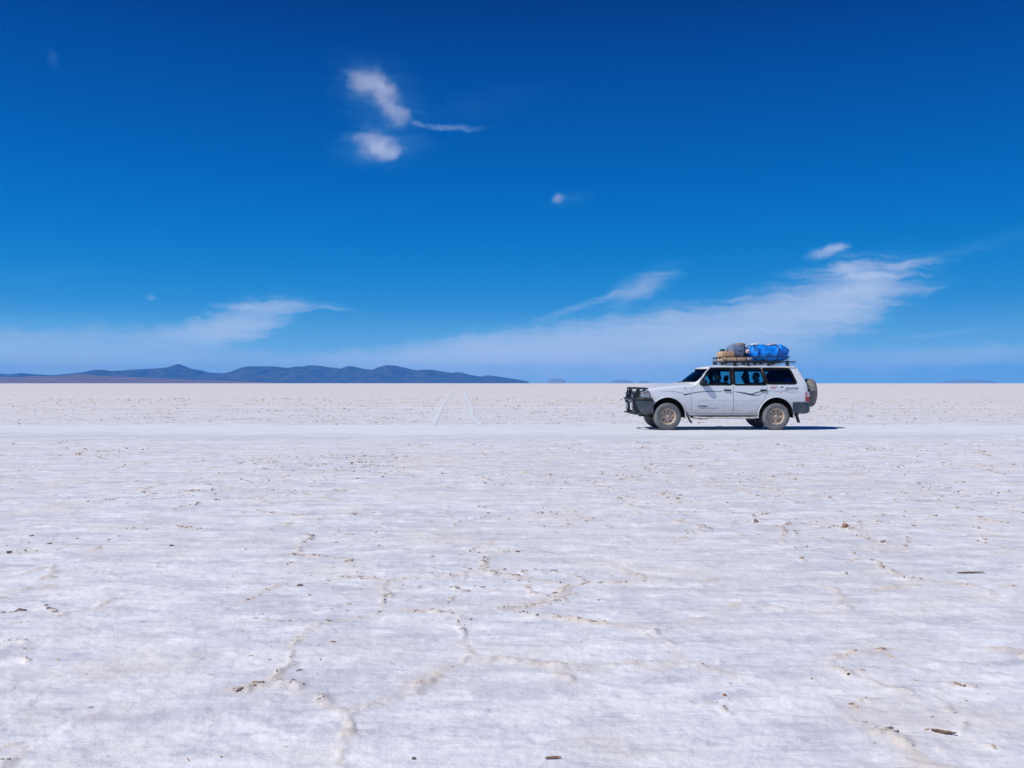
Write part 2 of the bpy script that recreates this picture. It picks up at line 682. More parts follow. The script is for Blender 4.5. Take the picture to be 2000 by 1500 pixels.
M_pink = pbr('pink_cloth', lin(206, 178, 184), 0.8, bump=0.005, bscale=25)
M_green = pbr('green_plastic', lin(26, 84, 84), 0.4)
M_bluebag = pbr('blue_nylon', lin(30, 120, 210), 0.6, vary=0.2, bump=0.005, bscale=20)
M_pack = pbr('black_nylon', (0.015, 0.016, 0.02), 0.8, vary=0.3, bump=0.004, bscale=30)
M_skin = pbr('skin', lin(150, 104, 82), 0.55)
M_skin2 = pbr('skin_light', lin(192, 142, 122), 0.55)
M_hair = pbr('dark_hair', (0.012, 0.009, 0.008), 0.6)
M_shirtg = pbr('grey_shirt', lin(150, 156, 162), 0.9, vary=0.15)
M_shirtd = pbr('dark_jacket', (0.02, 0.021, 0.03), 0.9, vary=0.2)
M_shirtt = pbr('green_grey_shirt', lin(122, 150, 152), 0.9, vary=0.15)
M_trous = pbr('dark_trousers', (0.02, 0.024, 0.04), 0.9)
M_wood = pbr('weathered_wood', lin(116, 92, 72), 0.9, vary=0.35, vscale=30, bump=0.003, bscale=80)
M_clod = pbr('brown_clod', lin(158, 122, 98), 0.95, vary=0.4, vscale=30, bump=0.006, bscale=50)


# ---------------------------------------------------------------- numpy noise
def _hash(ix, iy, seed):
    h = (ix.astype(np.int64) * 374761393 + iy.astype(np.int64) * 668265263 + seed * 974634777) & 0xFFFFFFFF
    h = ((h ^ (h >> 13)) * 1274126177) & 0xFFFFFFFF
    h = (h ^ (h >> 16)) & 0xFFFFFFFF
    return h.astype(np.float64) / 4294967295.0


def vnoise(x, y, seed=0):
    ix = np.floor(x); iy = np.floor(y)
    fx = x - ix; fy = y - iy
    fx = fx * fx * fx * (fx * (fx * 6 - 15) + 10); fy = fy * fy * fy * (fy * (fy * 6 - 15) + 10)
    ix = ix.astype(np.int64); iy = iy.astype(np.int64)
    a = _hash(ix, iy, seed); b = _hash(ix + 1, iy, seed)
    c = _hash(ix, iy + 1, seed); d = _hash(ix + 1, iy + 1, seed)
    return (a * (1 - fx) + b * fx) * (1 - fy) + (c * (1 - fx) + d * fx) * fy


def fbm(x, y, oct=4, seed=0, gain=0.5):
    t = 0; a = 1.0; s = 0.0
    for o in range(oct):
        t = t + a * vnoise(x * 2 ** o + 13.7 * o, y * 2 ** o - 7.3 * o, seed + o)
        s += a
        a *= gain
    return t / s


def cell_edge(x, y, size, seed):
    """distance-like measure to the border between salt polygons (metres)"""
    u = x / size; v = y / size
    iu = np.floor(u).astype(np.int64); iv = np.floor(v).astype(np.int64)
    px = []; py = []
    f1 = np.full(x.shape, 1e9); f2 = np.full(x.shape, 1e9)
    ax = np.zeros(x.shape); ay = np.zeros(x.shape); bx = np.zeros(x.shape); by = np.zeros(x.shape)
    for dx in (-1, 0, 1):
        for dy in (-1, 0, 1):
            cx = iu + dx; cy = iv + dy
            qx = cx + 0.5 + 0.72 * (_hash(cx, cy, seed) - 0.5) + 0.5 * (cy % 2) - 0.25
            qy = cy + 0.5 + 0.72 * (_hash(cx, cy, seed + 5) - 0.5)
            d = (qx - u) ** 2 + (qy - v) ** 2
            n1 = d < f1
            n2 = (~n1) & (d < f2)
            bx = np.where(n1, ax, np.where(n2, qx, bx)); by = np.where(n1, ay, np.where(n2, qy, by))
            f2 = np.where(n1, f1, np.where(n2, d, f2))
            ax = np.where(n1, qx, ax); ay = np.where(n1, qy, ay)
            f1 = np.where(n1, d, f1)
    L = np.sqrt((ax - bx) ** 2 + (ay - by) ** 2) + 1e-6
    return (f2 - f1) / (2 * L) * size


def smooth(v, a, b):
    t = np.clip((v - a) / (b - a), 0, 1)
    return t * t * (3 - 2 * t)


# compacted bands across the salt: (y near, y far, softness)
LEFT_RUT = [(-1.35, 18), (-2.0, 24), (-2.50, 28.2), (-2.91, 34.7), (-4.02, 51.4), (-5.57, 75.6), (-9.8, 150), (-15.5, 260), (-23.4, 394), (-47, 800)]
RIGHT_RUT = [(0.1, 18), (-0.6, 24), (-1.03, 28.2), (-1.59, 34.7), (-2.2, 48), (-3.4, 68), (-5.7, 108), (-7.9, 150), (-13.4, 260), (-20.9, 394), (-44, 800)]


def rut_x(rut, y):
    return np.interp(y, [p[1] for p in rut], [p[0] for p in rut])


def band_edges(x):
    lo = 19.6 + 0.9 * (fbm(x * 0.05, x * 0 + 3.1, 3, 41) - 0.5) * 2
    hi = 27.6 + 0.6 * (fbm(x * 0.06, x * 0 + 9.1, 3, 43) - 0.5) * 2
    return lo, hi


def track_mask(x, y):
    lo, hi = band_edges(x)
    m = smooth(y, lo - 1.5, lo + 3.0) * (1 - smooth(y, hi - 0.5, hi + 0.5))
    for rut in (LEFT_RUT, RIGHT_RUT):
        w = 0.17 + y * 0.0018
        m = np.maximum(m, (1 - smooth(np.abs(x - rut_x(rut, y)), w * 0.6, w * 1.7)) * (y > 18))
    for yc, hw in ((46.2, 0.9), (78.5, 1.6)):
        m = np.maximum(m, 1 - smooth(np.abs(y - yc - 0.6 * (fbm(x * 0.03, x * 0 + yc, 2, 47) - 0.5)), hw * 0.6, hw * 1.3))
    return m


def salt_height(x, y):
    wx = x + 0.55 * (fbm(x * 0.9, y * 0.9, 3, 3) - 0.5) + 0.10 * (fbm(x * 7, y * 7, 2, 4) - 0.5)
    wy = y + 0.55 * (fbm(x * 0.9 + 50, y * 0.9, 3, 6) - 0.5) + 0.10 * (fbm(x * 7 + 50, y * 7, 2, 7) - 0.5)
    e = cell_edge(wx, wy, 0.98, 11)
    e2 = cell_edge(wx * 1.0 + 40, wy + 17, 0.46, 12)
    brk = smooth(fbm(x * 1.3, y * 1.3, 3, 21), 0.38, 0.62)
    brk2 = 0.15 + 0.85 * smooth(fbm(x * 11, y * 11, 3, 22), 0.36, 0.62)
    tm = track_mask(x, y)
    keep = 1 - 0.97 * tm
    fine = fbm(x * 14, y * 14, 3, 23)
    wide = 0.030 + 0.030 * fine
    ridge = (1 - smooth(e, 0.0, wide)) * (0.15 + 0.85 * brk)
    part = smooth(fbm(x * 0.7 + 31, y * 0.7, 3, 25), 0.50, 0.66)
    ridge = np.maximum(ridge, (1 - smooth(e2, 0.0, wide * 0.7)) * 0.8 * part)
    ridge = ridge * brk2 * keep
    lump = fbm(x * 3.2, y * 6.5, 5, 31, 0.55) - 0.5
    crust = np.clip(fbm(x * 6, y * 12, 4, 35, 0.6) - 0.55, 0, 1)
    h = 0.015 * ridge * np.clip(2.2 * fine - 0.45, 0, 1.6) + 0.015 * lump * keep + 0.026 * crust * keep + 0.006 * (fbm(x * 22, y * 30, 3, 33) - 0.5) * keep
    h = h - 0.008 * keep
    far = 1 - smooth(np.hypot(x, y), 90, 160)
    return h * far - 0.006 * (1 - far), np.maximum(ridge, 0.42 * (1 - smooth(e, 0.0, wide * 2.6)) * (0.2 + 0.8 * brk) * keep)


def salt_material(name, track=False):
    m = bpy.data.materials.new(name)
    m.use_nodes = True
    n = NT(m.node_tree)
    out = n.n('ShaderNodeOutputMaterial')
    b = n.n('ShaderNodeBsdfPrincipled')
    P = n.n('ShaderNodeNewGeometry').outputs['Position']
    x, y, z = n.sep(P)
    b.inputs['Roughness'].default_value = 0.75
    b.inputs['Specular IOR Level'].default_value = 0.25
    streak = n.noise(n.mapping(P, (0.55, 2.2, 1)), 1.0, 6, 0.62)
    streak2 = n.noise(n.mapping(P, (1.6, 9.0, 1), loc=(9, 4, 0)), 1.0, 5, 0.65)
    grain = n.noise(P, 55.0, 4, 0.7)
    big = n.noise(n.mapping(P, (0.06, 0.12, 1)), 1.0, 4, 0.55)
    mott = n.noise(n.mapping(P, (3.2, 5.0, 1), loc=(3, 8, 0)), 1.0, 6, 0.66)
    mott2 = n.noise(n.mapping(P, (9, 12, 1), loc=(5, 1, 0)), 1.0, 5, 0.7)
    if track:
        c = n.mix(n.ss(streak, 0.3, 0.7), lin(232, 238, 246), lin(244, 247, 251))
        c = n.mix(n.ss(big, 0.35, 0.7, 0, 0.25), c, lin(212, 216, 226))
        n.put(b.inputs['Base Color'], c)
        at = n.n('ShaderNodeAttribute'); at.attribute_name = 'cover'
        fz = n.noise(n.mapping(P, (0.8, 1.6, 1)), 1.0, 5, 0.7)
        cov = n.ss(n.m('ADD', at.outputs['Fac'], n.m('MULTIPLY', n.m('SUBTRACT', fz, 0.5), 1.1)), 0.20, 1.05, 0.0, 0.9)
        bp = n.n('ShaderNodeBump')
        bp.inputs['Strength'].default_value = 0.6
        bp.inputs['Distance'].default_value = 0.004
        n.put(bp.inputs['Height'], n.m('ADD', streak2, n.m('MULTIPLY', grain, 0.4)))
        n.put(b.inputs['Normal'], bp.outputs[0])
        tr = n.n('ShaderNodeBsdfTransparent')
        mx = n.n('ShaderNodeMixShader')
        n.put(mx.inputs[0], cov)
        n.t.links.new(tr.outputs[0], mx.inputs[1])
        n.t.links.new(b.outputs[0], mx.inputs[2])
        n.t.links.new(mx.outputs[0], out.inputs[0])
        return m
    rd = n.n('ShaderNodeAttribute'); rd.attribute_name = 'ridge'
    ridge = rd.outputs['Fac']
    dist = n.vm('LENGTH', P)
    far = n.ss(dist, 24.0, 70.0)
    c = n.mix(n.ss(streak, 0.30, 0.70), lin(208, 209, 219), lin(234, 235, 240))
    c = n.mix(n.ss(streak2, 0.52, 0.74, 0, 0.85), c, lin(244, 245, 248))
    c = n.mix(n.ss(streak2, 0.47, 0.30, 0, 0.75), c, lin(192, 193, 206))
    c = n.mix(n.ss(big, 0.42, 0.68, 0.0, 0.45), c, lin(206, 204, 204))
    c = n.mix(n.ss(mott, 0.50, 0.68, 0, 0.80), c, lin(246, 247, 251))
    c = n.mix(n.ss(mott, 0.48, 0.32, 0, 0.65), c, lin(186, 187, 202))
    c = n.mix(n.ss(mott2, 0.56, 0.72, 0, 0.50), c, lin(240, 242, 248))
    c = n.mix(n.ss(mott2, 0.42, 0.30, 0, 0.45), c, lin(178, 180, 196))
    warm = n.noise(P, 0.9, 5, 0.65)
    c = n.mix(n.ss(warm, 0.48, 0.68, 0, 0.45), c, lin(226, 217, 209))
    # beige mineral fringe on the polygon rims
    stain = n.noise(P, 1.7, 5, 0.65)
    fr = n.m('MULTIPLY', n.ss(ridge, 0.08, 0.55), n.ss(stain, 0.35, 0.62, 0.25, 0.95))
    c = n.mix(n.m('MULTIPLY', fr, n.ss(mott2, 0.35, 0.6, 0.35, 1.0)), c, lin(214, 201, 188))
    spots = n.noise(n.mapping(P, (9, 14, 1)), 1.0, 4, 0.7)
    br = n.m('MULTIPLY', n.ss(ridge, 0.25, 0.6), n.ss(spots, 0.60, 0.72))
    c = n.mix(n.m('MULTIPLY', br, 0.85), c, lin(128, 108, 92))
    # far off the crust is rougher, greyer and speckled
    sp = n.noise(n.mapping(P, (0.55, 1.1, 1)), 1.0, 6, 0.72)
    c = n.mix(n.m('MULTIPLY', far, 0.75), c, lin(228, 220, 216))
    c = n.mix(n.m('MULTIPLY', n.ss(sp, 0.54, 0.64, 0, 0.70), n.ss(dist, 12, 36)), c, lin(184, 174, 166))
    c = n.mix(n.m('MULTIPLY', n.ss(sp, 0.46, 0.36, 0, 0.6), n.ss(dist, 14, 40)), c, lin(226, 226, 230))
    n.put(b.inputs['Base Color'], c)
    h = n.m('ADD', n.m('MULTIPLY', streak2, 1.0), n.m('MULTIPLY', grain, 0.30))
    h = n.m('ADD', h, n.m('MULTIPLY', n.noise(P, 14.0, 5, 0.65), 0.8))
    h = n.m('ADD', h, n.m('MULTIPLY', mott, 1.6))
    bp = n.n('ShaderNodeBump')
    bp.inputs['Strength'].default_value = 0.8
    bp.inputs['Distance'].default_value = 0.010
    n.put(bp.inputs['Height'], h)
    n.put(b.inputs['Normal'], bp.outputs[0])
    n.t.links.new(b.outputs[0], out.inputs[0])
    return m


M_salt = salt_material('salt_crust')
M_track = salt_material('packed_salt', True)


def grid_mesh(name, X, Y, Z, wrap=False):
    nr, nc = X.shape
    co = np.stack([X, Y, Z], -1).reshape(-1, 3)
    i = np.arange(nr - 1)[:, None]; j = np.arange(nc if wrap else nc - 1)[None, :]
    a = i * nc + j; b = i * nc + (j + 1) % nc
    q = np.stack([a, b, b + nc, a + nc], -1).reshape(-1, 4)
    me = bpy.data.meshes.new(name)
    me.vertices.add(len(co))
    me.vertices.foreach_set('co', co.ravel())
    me.loops.add(q.size)
    me.loops.foreach_set('vertex_index', q.ravel().astype(np.int32))
    me.polygons.add(len(q))
    me.polygons.foreach_set('loop_start', np.arange(0, q.size, 4, dtype=np.int32))
    me.update(calc_edges=True)
    me.validate()
    me.polygons.foreach_set('use_smooth', np.ones(len(me.polygons), bool))
    return me


def build_ground():
    # one sheet: rings around the viewpoint, fine in the part of the flat that is near and ahead
    front = np.linspace(R(42), R(-42), 760)
    rest = np.linspace(R(-42), R(-318), 90)[1:-1]
    ang = np.concatenate([front, rest])
    rad = np.concatenate([np.linspace(0.02, 2.2, 12), np.geomspace(2.3, 75, 760)[0:], np.geomspace(78, 19500, 70)])
    A, Rr = np.meshgrid(ang, rad)
    X = Rr * np.sin(A); Y = Rr * np.cos(A)
    Z, ridge = salt_height(X, Y)
    # winding so that normals face up: reverse the angle order
    me = grid_mesh('salt_flat', X[:, ::-1], Y[:, ::-1], Z[:, ::-1], True)
    at = me.attributes.new('ridge', 'FLOAT', 'POINT')
    at.data.foreach_set('value', ridge[:, ::-1].astype(np.float32).ravel())
    if me.polygons[len(me.polygons) // 2].normal.z < 0:
        me.flip_normals()
    o = link_mesh('salt_flat', me, M_salt, smooth=False)
    tag(o, kind='structure')


build_ground()


def strip(name, X, Y, cover, z):
    me = grid_mesh(name, X, Y, np.full(X.shape, z))
    if me.polygons[0].normal.z < 0:
        me.flip_normals()
    at = me.attributes.new('cover', 'FLOAT', 'POINT')
    at.data.foreach_set('value', cover.astype(np.float32).ravel())
    o = link_mesh(name, me, M_track, smooth=False)
    tag(o, kind='structure')
    return o


def build_tracks():
    x = np.linspace(-260, 260, 700)
    v = np.linspace(0, 1, 24)
    V, X = np.meshgrid(v, x, indexing='ij')
    lo, hi = band_edges(X)
    Y = (lo - 1.4) + (hi + 0.7 - lo + 1.4) * V
    cov = smooth(Y, lo - 1.3, lo + 4.6) * (1 - smooth(Y, hi - 0.7, hi + 0.6))
    strip('salt_road', X, Y, cov, 0.004)
    for yc, hw, zz in ((46.2, 1.3, 0.003), (78.5, 2.2, 0.003)):
        x = np.linspace(-400, 400, 500)
        V, X = np.meshgrid(np.linspace(-1, 1, 9), x, indexing='ij')
        c = yc + 0.6 * (fbm(X * 0.03, X * 0 + yc, 2, 47) - 0.5)
        strip('vehicle_track', X, c + V * hw, (1 - np.abs(V) ** 1.5) * (0.85 + 0.75 * fbm(X * 0.08, X * 0 + yc, 3, 77)), zz)
    for rut in (LEFT_RUT, RIGHT_RUT):
        y = np.geomspace(27.0, 700, 300)
        U, Y = np.meshgrid(np.linspace(-1, 1, 9), y)
        w = 0.15 + Y * 0.0020
        fade = (1 - smooth(Y, 260, 480)) * 1.0
        strip('tyre_track', rut_x(rut, Y) + U * w, Y, (1 - np.abs(U) ** 1.6) * fade + 0.0, 0.008)


build_tracks()


# loose crust: broken salt plates and dirt along the polygon rims
def build_fragments():
    m = bpy.data.materials.new('crust_pieces')
    m.use_nodes = True
    n = NT(m.node_tree)
    out = n.n('ShaderNodeOutputMaterial')
    b = n.n('ShaderNodeBsdfPrincipled')
    at = n.n('ShaderNodeAttribute'); at.attribute_name = 'tone'
    c = n.ramp(at.outputs['Fac'], [(0.0, lin(136, 112, 94)), (0.25, lin(172, 148, 126)), (0.5, lin(198, 184, 168)), (0.75, lin(205, 198, 190)), (1.0, lin(224, 224, 228))])
    P = n.n('ShaderNodeNewGeometry').outputs['Position']
    g = n.ss(n.noise(P, 60, 4, 0.7), 0.2, 0.8, 0.75, 1.15)
    n.put(b.inputs['Base Color'], n.mix(1.0, c, n.xyz(g, g, g), 'MULTIPLY'))
    b.inputs['Roughness'].default_value = 0.9
    n.t.links.new(b.outputs[0], out.inputs[0])
    rs = np.random.RandomState(5)
    N = 900000
    r = np.exp(rs.uniform(math.log(2.3), math.log(85), N))
    a = rs.uniform(R(-40), R(40), N)
    x = r * np.sin(a); y = r * np.cos(a)
    h, ridge = salt_height(x, y)
    patchy = fbm(x * 0.8, y * 0.8, 3, 91)
    p = np.clip(ridge - 0.30, 0, 1) * smooth(patchy, 0.40, 0.58) * 1.1 * np.clip(r / 10 - 0.25, 0.07, 1.0) + 0.012 * np.clip(r / 9 - 0.35, 0.06, 1.0) * smooth(patchy, 0.45, 0.7) * (track_mask(x, y) < 0.3)
    keep = rs.uniform(0, 1, N) < p
    idx = np.nonzero(keep)[0][:30000]
    vs = []; fs = []; tone = []
    for i in idx:
        s = rs.gamma(2.0, 0.0026) + 0.002 + 0.0009 * r[i]
        L = s * rs.uniform(1.2, 3.4); W = s * rs.uniform(0.5, 1.1); H = s * rs.uniform(0.15, 0.5)
        az = rs.normal(0, 0.7)
        tilt = rs.uniform(-0.22, 0.22)
        t = rs.choice([rs.uniform(0, 0.3), rs.uniform(0.3, 0.7), rs.uniform(0.6, 1.0)], p=[0.20, 0.42, 0.38])
        k = 6
        o = len(vs)
        ca, sa = math.cos(az), math.sin(az)
        for lev in (0, 1):
            for q in range(k):
                th = 2 * math.pi * q / k + rs.uniform(-0.3, 0.3)
                rr = rs.uniform(0.7, 1.1) * (1.0 if lev == 0 else 0.72)
                lx = math.cos(th) * L * rr * 0.5; ly = math.sin(th) * W * rr * 0.5
                lz = (-0.25 if lev == 0 else rs.uniform(0.6, 1.1)) * H + lx * tilt
                vs.append((x[i] + lx * ca - ly * sa, y[i] + lx * sa + ly * ca, h[i] + lz))
                tone.append(t)
        fs.append(tuple(o + k + q for q in range(k)))
        for q in range(k):
            fs.append((o + q, o + (q + 1) % k, o + k + (q + 1) % k, o + k + q))
    me = bpy.data.meshes.new('crust_fragments')
    me.from_pydata(vs, [], fs)
    A = me.attributes.new('tone', 'FLOAT', 'POINT')
    A.data.foreach_set('value', np.array(tone, np.float32))
    o = link_mesh('crust_fragments', me, m, smooth=False)
    tag(o, 'scattered broken salt crust and dirt crumbs along the polygon rims', 'salt crust', kind='stuff')


build_fragments()


# ---------------------------------------------------------------- mountains and islands
def rock_material(name, a, b_, sc):
    m = bpy.data.materials.new(name)
    m.use_nodes = True
    n = NT(m.node_tree)
    out = n.n('ShaderNodeOutputMaterial')
    b = n.n('ShaderNodeBsdfPrincipled')
    P = n.n('ShaderNodeNewGeometry').outputs['Position']
    k = n.noise(n.mapping(P, (1, 1, 3)), sc, 6, 0.6)
    n.put(b.inputs['Base Color'], n.mix(n.ss(k, 0.3, 0.7), a, b_))
    b.inputs['Roughness'].default_value = 0.95
    n.t.links.new(b.outputs[0], out.inputs[0])
    return m


M_rock = rock_material('far_rock', (0.018, 0.015, 0.030), (0.095, 0.066, 0.080), 0.004)
M_isle = rock_material('hazed_shore', (0.20, 0.27, 0.36), (0.26, 0.34, 0.45), 0.01)  # pale blue: the haze fade of the islands put into the rock colour
M_foot = rock_material('foothill_rock', (0.17, 0.085, 0.080), (0.26, 0.15, 0.13), 0.006)


def ridge_mesh(name, sky, D, depth, mat, seed, power=1.0, lumps=1.0, foot=0.9):
    """a range of hills D metres away whose crest follows the surveyed heights sky: (bearing in px, height in px)"""
    bx = np.array([p[0] for p in sky], float); bh = np.array([748.3 - p[1] for p in sky], float)
    s = np.linspace(bx[0], bx[-1], 620)
    t = np.linspace(-1, 1, 64)
    T, S = np.meshgrid(t, s, indexing='ij')
    H = np.interp(S, bx, bh) / 1750.0 * D
    wx = S * D / 1750.0
    er = fbm(wx / 700.0, T * 3.0, 4, seed)
    sh = (er - 0.5) * 0.5 * lumps
    prof = np.clip(1 - np.abs(T + sh * (1 - np.abs(T))) ** power, 0, 1)
    gul = 1 - 0.9 * lumps * np.abs(fbm(wx / 330.0, T * 1.2 + 7, 5, seed + 9) - 0.5) * 2 * (1 - prof) ** 0.4
    Z = H * prof * gul
    m = Z.max(0, keepdims=True)
    Z = Z * np.where(m > 1e-3, H / np.maximum(m, 1e-3), 1)
    Y = D + T * depth
    X = (S - 1000.0) / 1750.0 * D * (1 + 0 * T)
    Z = np.where(np.abs(T) > 0.985, -6.0, Z)
    me = grid_mesh(name, X, Y, Z)
    if me.polygons[len(me.polygons) // 2].normal.z < 0:
        me.flip_normals()
    o = link_mesh(name, me, mat, smooth=False)
    tag(o, kind='structure')
    return o


main = [(-600, 733), (-420, 726), (-300, 730), (-160, 724), (-60, 731), (0, 729), (20, 731), (45, 728), (70, 731), (110, 733), (150, 729), (168, 727), (182, 723.5), (195, 722), (208, 722.6), (222, 725), (260, 722), (300, 719.2), (322, 718), (331, 714.5), (343.5, 710.3), (356, 714.5), (366, 719), (385, 722.5), (400, 727), (440, 729), (455, 726), (470, 719), (484, 715.6), (532, 715), (552, 717.8), (560, 718), (570, 715.6), (588, 715.2), (602, 713), (622, 714), (645, 717.2), (668, 720), (676, 716.5), (684, 714.8), (694, 716.2), (712, 720.5), (727, 722), (739, 716.5), (754, 712.6), (768, 713.2), (784, 716.5), (800, 720), (814, 723.2), (830, 721.8), (848, 722.6), (870, 726.5), (884, 728), (893, 726.4), (902, 727.6), (918, 732), (940, 735.4), (953, 733), (964, 734.2), (985, 737), (1004, 740), (1020, 742.5), (1031, 744.5), (1034, 748.6)]
low = [(-600, 738), (-300, 736), (-100, 738), (0, 735.5), (30, 736.5), (60, 734), (105, 734.5), (125, 733.6), (145, 731), (160, 730.8), (185, 733.5), (215, 735), (260, 736.5), (310, 738.5), (370, 741), (430, 743), (500, 745.5), (540, 748.6)]
lowest = [(-600, 744), (-200, 742.5), (0, 742.5), (60, 743.5), (130, 744.5), (220, 746), (300, 748.6)]
ridge_mesh('mountains', main, 16000.0, 1500.0, M_rock, 3, 1.1)
ridge_mesh('hills', low, 11500.0, 900.0, M_foot, 17, 1.2)
ridge_mesh('hills', lowest, 9800.0, 500.0, M_foot, 29, 1.3)
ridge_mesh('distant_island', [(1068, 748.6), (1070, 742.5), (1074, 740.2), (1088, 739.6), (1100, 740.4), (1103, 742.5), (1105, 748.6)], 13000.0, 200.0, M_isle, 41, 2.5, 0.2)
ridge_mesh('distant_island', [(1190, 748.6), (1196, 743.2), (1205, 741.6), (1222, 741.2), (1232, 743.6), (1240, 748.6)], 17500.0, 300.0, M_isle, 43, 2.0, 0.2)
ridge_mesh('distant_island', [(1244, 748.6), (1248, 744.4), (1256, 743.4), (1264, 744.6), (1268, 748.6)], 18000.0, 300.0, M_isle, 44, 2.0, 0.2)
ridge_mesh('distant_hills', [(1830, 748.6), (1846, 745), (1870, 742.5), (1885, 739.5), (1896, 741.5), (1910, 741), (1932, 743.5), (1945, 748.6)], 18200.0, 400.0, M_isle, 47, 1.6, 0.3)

# ---------------------------------------------------------------- the off-road car
# local frame: front towards -x, origin on the ground midway between the axles
CAR = empty('off_road_car', (5.692, 25.25, 0.004), R(1.5))
tag(CAR, 'dusty white long off-road estate car with black bull bar and loaded roof rack', 'car')


def W(x, z):
    """half width of the body"""
    zs = [0.36, 0.50, 0.70, 0.90, 1.05, 1.18, 1.24, 1.30, 1.50, 1.66, 1.76, 1.85]
    ws = [0.845, 0.876, 0.902, 0.916, 0.915, 0.898, 0.886, 0.872, 0.818, 0.772, 0.744, 0.72]
    w = float(np.interp(z, zs, ws))
    if x < -1.0:
        w -= 0.085 * ((-1.0 - x) / 1.2) ** 2.0
    if x < -1.90:
        t = min(1.0, (-1.90 - x) / 0.33)
        w -= 0.15 * (1 - math.sqrt(max(0, 1 - t * t)))
    if x > 1.5:
        w -= 0.03 * ((x - 1.5) / 0.9) ** 2
    if x > 2.22:
        t = min(1.0, (x - 2.22) / 0.21)
        w -= 0.07 * (1 - math.sqrt(max(0, 1 - t * t)))
    # crease along the doors
    w += 0.006 * math.exp(-((z - 1.19) / 0.02) ** 2) + 0.010 * math.exp(-((z - 0.833) / 0.022) ** 2) * float(np.interp(x, [-0.80, -0.55, 0.95, 1.05], [0, 1, 1, 0]))
    return w


def T(x, y):
    """height of the upper surface"""
    a = abs(y)
    hood = float(np.interp(x, [-2.24, -2.20, -2.14, -2.05, -1.9, -1.5, -0.97, -0.3], [1.00, 1.085, 1.140, 1.172, 1.198, 1.243, 1.298, 1.33]))
    hood -= 0.068 * (a / 0.85) ** 3.2
    hood += 0.012 * math.exp(-((a - 0.42) / 0.05) ** 2) * (1 if x > -2.0 else 0)
    ws = 1.300 + (x - (-0.965 + 0.25 * (a / 0.78) ** 2)) * 0.80
    roof = float(np.interp(x, [-0.6, -0.46, -0.30, -0.1, 0.3, 1.5, 2.0, 2.2], [1.66, 1.712, 1.748, 1.772, 1.795, 1.795, 1.768, 1.72]))
    roof -= 0.062 * (a / 0.75) ** 3
    rear = 1.27 - (x - 2.345 - 0.035 * (1 - (a / 0.8) ** 2)) * 1.78
    if rear < 1.27:
        rear = 1.27 - (1.27 - rear) * 6.0
    z = max(hood, min(ws, roof))
    # soften the windscreen header
    if x > 1.9:
        z = min(z, rear)
    return max(z, 0.60)


def section(x, off=0.0, zb=0.40, ns=44, nt=26):
    z = 1.1
    for _ in range(40):
        z = 0.5 * z + 0.5 * T(x, W(x, z))
    ze = z - off
    pts = [(0.0, zb), (0.45, zb)]
    for i in range(ns + 1):
        zz = zb + (ze - zb) * i / ns
        pts.append((W(x, min(zz, ze)) - off, zz))
    wt = W(x, ze) - off
    for i in range(1, nt + 1):
        y = wt * (1 - i / nt)
        pts.append((y, T(x, y) - off))
    P = [list(p) for p in pts]
    for it in range(3):
        Q = [p[:] for p in P]
        for c in (ns + 2,):
            for j in range(max(3, c - 3), min(len(P) - 2, c + 4)):
                for k in (0, 1):
                    Q[j][k] = 0.25 * P[j - 1][k] + 0.5 * P[j][k] + 0.25 * P[j + 1][k]
        P = Q
    return P


def hull(name, xs, off, zb, mat):
    secs = [section(x, off, zb) for x in xs]
    n = len(secs[0])
    vs = []; fs = []
    loop = 2 * n - 2
    for x, s in zip(xs, secs):
        for (y, z) in s:
            vs.append((x, -y, z))
        for (y, z) in reversed(s[1:-1]):
            vs.append((x, y, z))
    for i in range(len(xs) - 1):
        for j in range(loop):
            a = i * loop + j; b = i * loop + (j + 1) % loop
            fs.append((a, b, b + loop, a + loop))
    for i, rev in ((0, True), (len(xs) - 1, False)):
        f = tuple(range(i * loop, i * loop + loop))
        fs.append(f if not rev else tuple(reversed(f)))
    m = MB(); m.add(vs, fs)
    return m.build(name, mat, None, smooth=False)


def ff(poly):
    return poly


WIN_F = round_poly([(-0.600, 1.236), (-0.318, 1.682), (0.250, 1.682), (0.250, 1.236)], [0.02, 0.05, 0.03, 0.03])
WIN_R = round_poly([(0.345, 1.236), (0.345, 1.682), (1.075, 1.682), (1.205, 1.236)], [0.03, 0.03, 0.04, 0.03])
WIN_Q = round_poly([(1.245, 1.262), (1.135, 1.682), (1.885, 1.682), (2.045, 1.30), (2.01, 1.262)], [0.04, 0.05, 0.10, 0.05, 0.05])
arch = lambda cx, r, a0, a1, k=14: [(cx + r * math.cos(R(a0 + (a1 - a0) * i / k)), 0.37 + r * math.sin(R(a0 + (a1 - a0) * i / k))) for i in range(k + 1)]
DOOR_F = round_poly([(-0.845, 0.60), (-0.845, 1.12), (-0.665, 1.24), (-0.365, 1.703), (0.296, 1.703), (0.296, 0.452), (-0.66, 0.452), (-0.80, 0.50)], [0.06, 0.02, 0.05, 0.05, 0.01, 0.03, 0.08, 0.05])
DOOR_R = [(0.306, 0.452), (0.306, 1.703)] + round_poly([(1.105, 1.703), (1.232, 1.236)], 0)[:2] + [(1.232, 1.02), (1.17, 0.93)] + arch(1.486, 0.555, 127, 166, 6) + [(0.935, 0.452)]
WS = round_poly([(-0.800, 1.312), (0.800, 1.312), (0.705, 1.668), (-0.705, 1.668)], 0.06)
RW = round_poly([(-0.66, 1.27), (0.66, 1.27), (0.60, 1.62), (-0.60, 1.62)], 0.06)


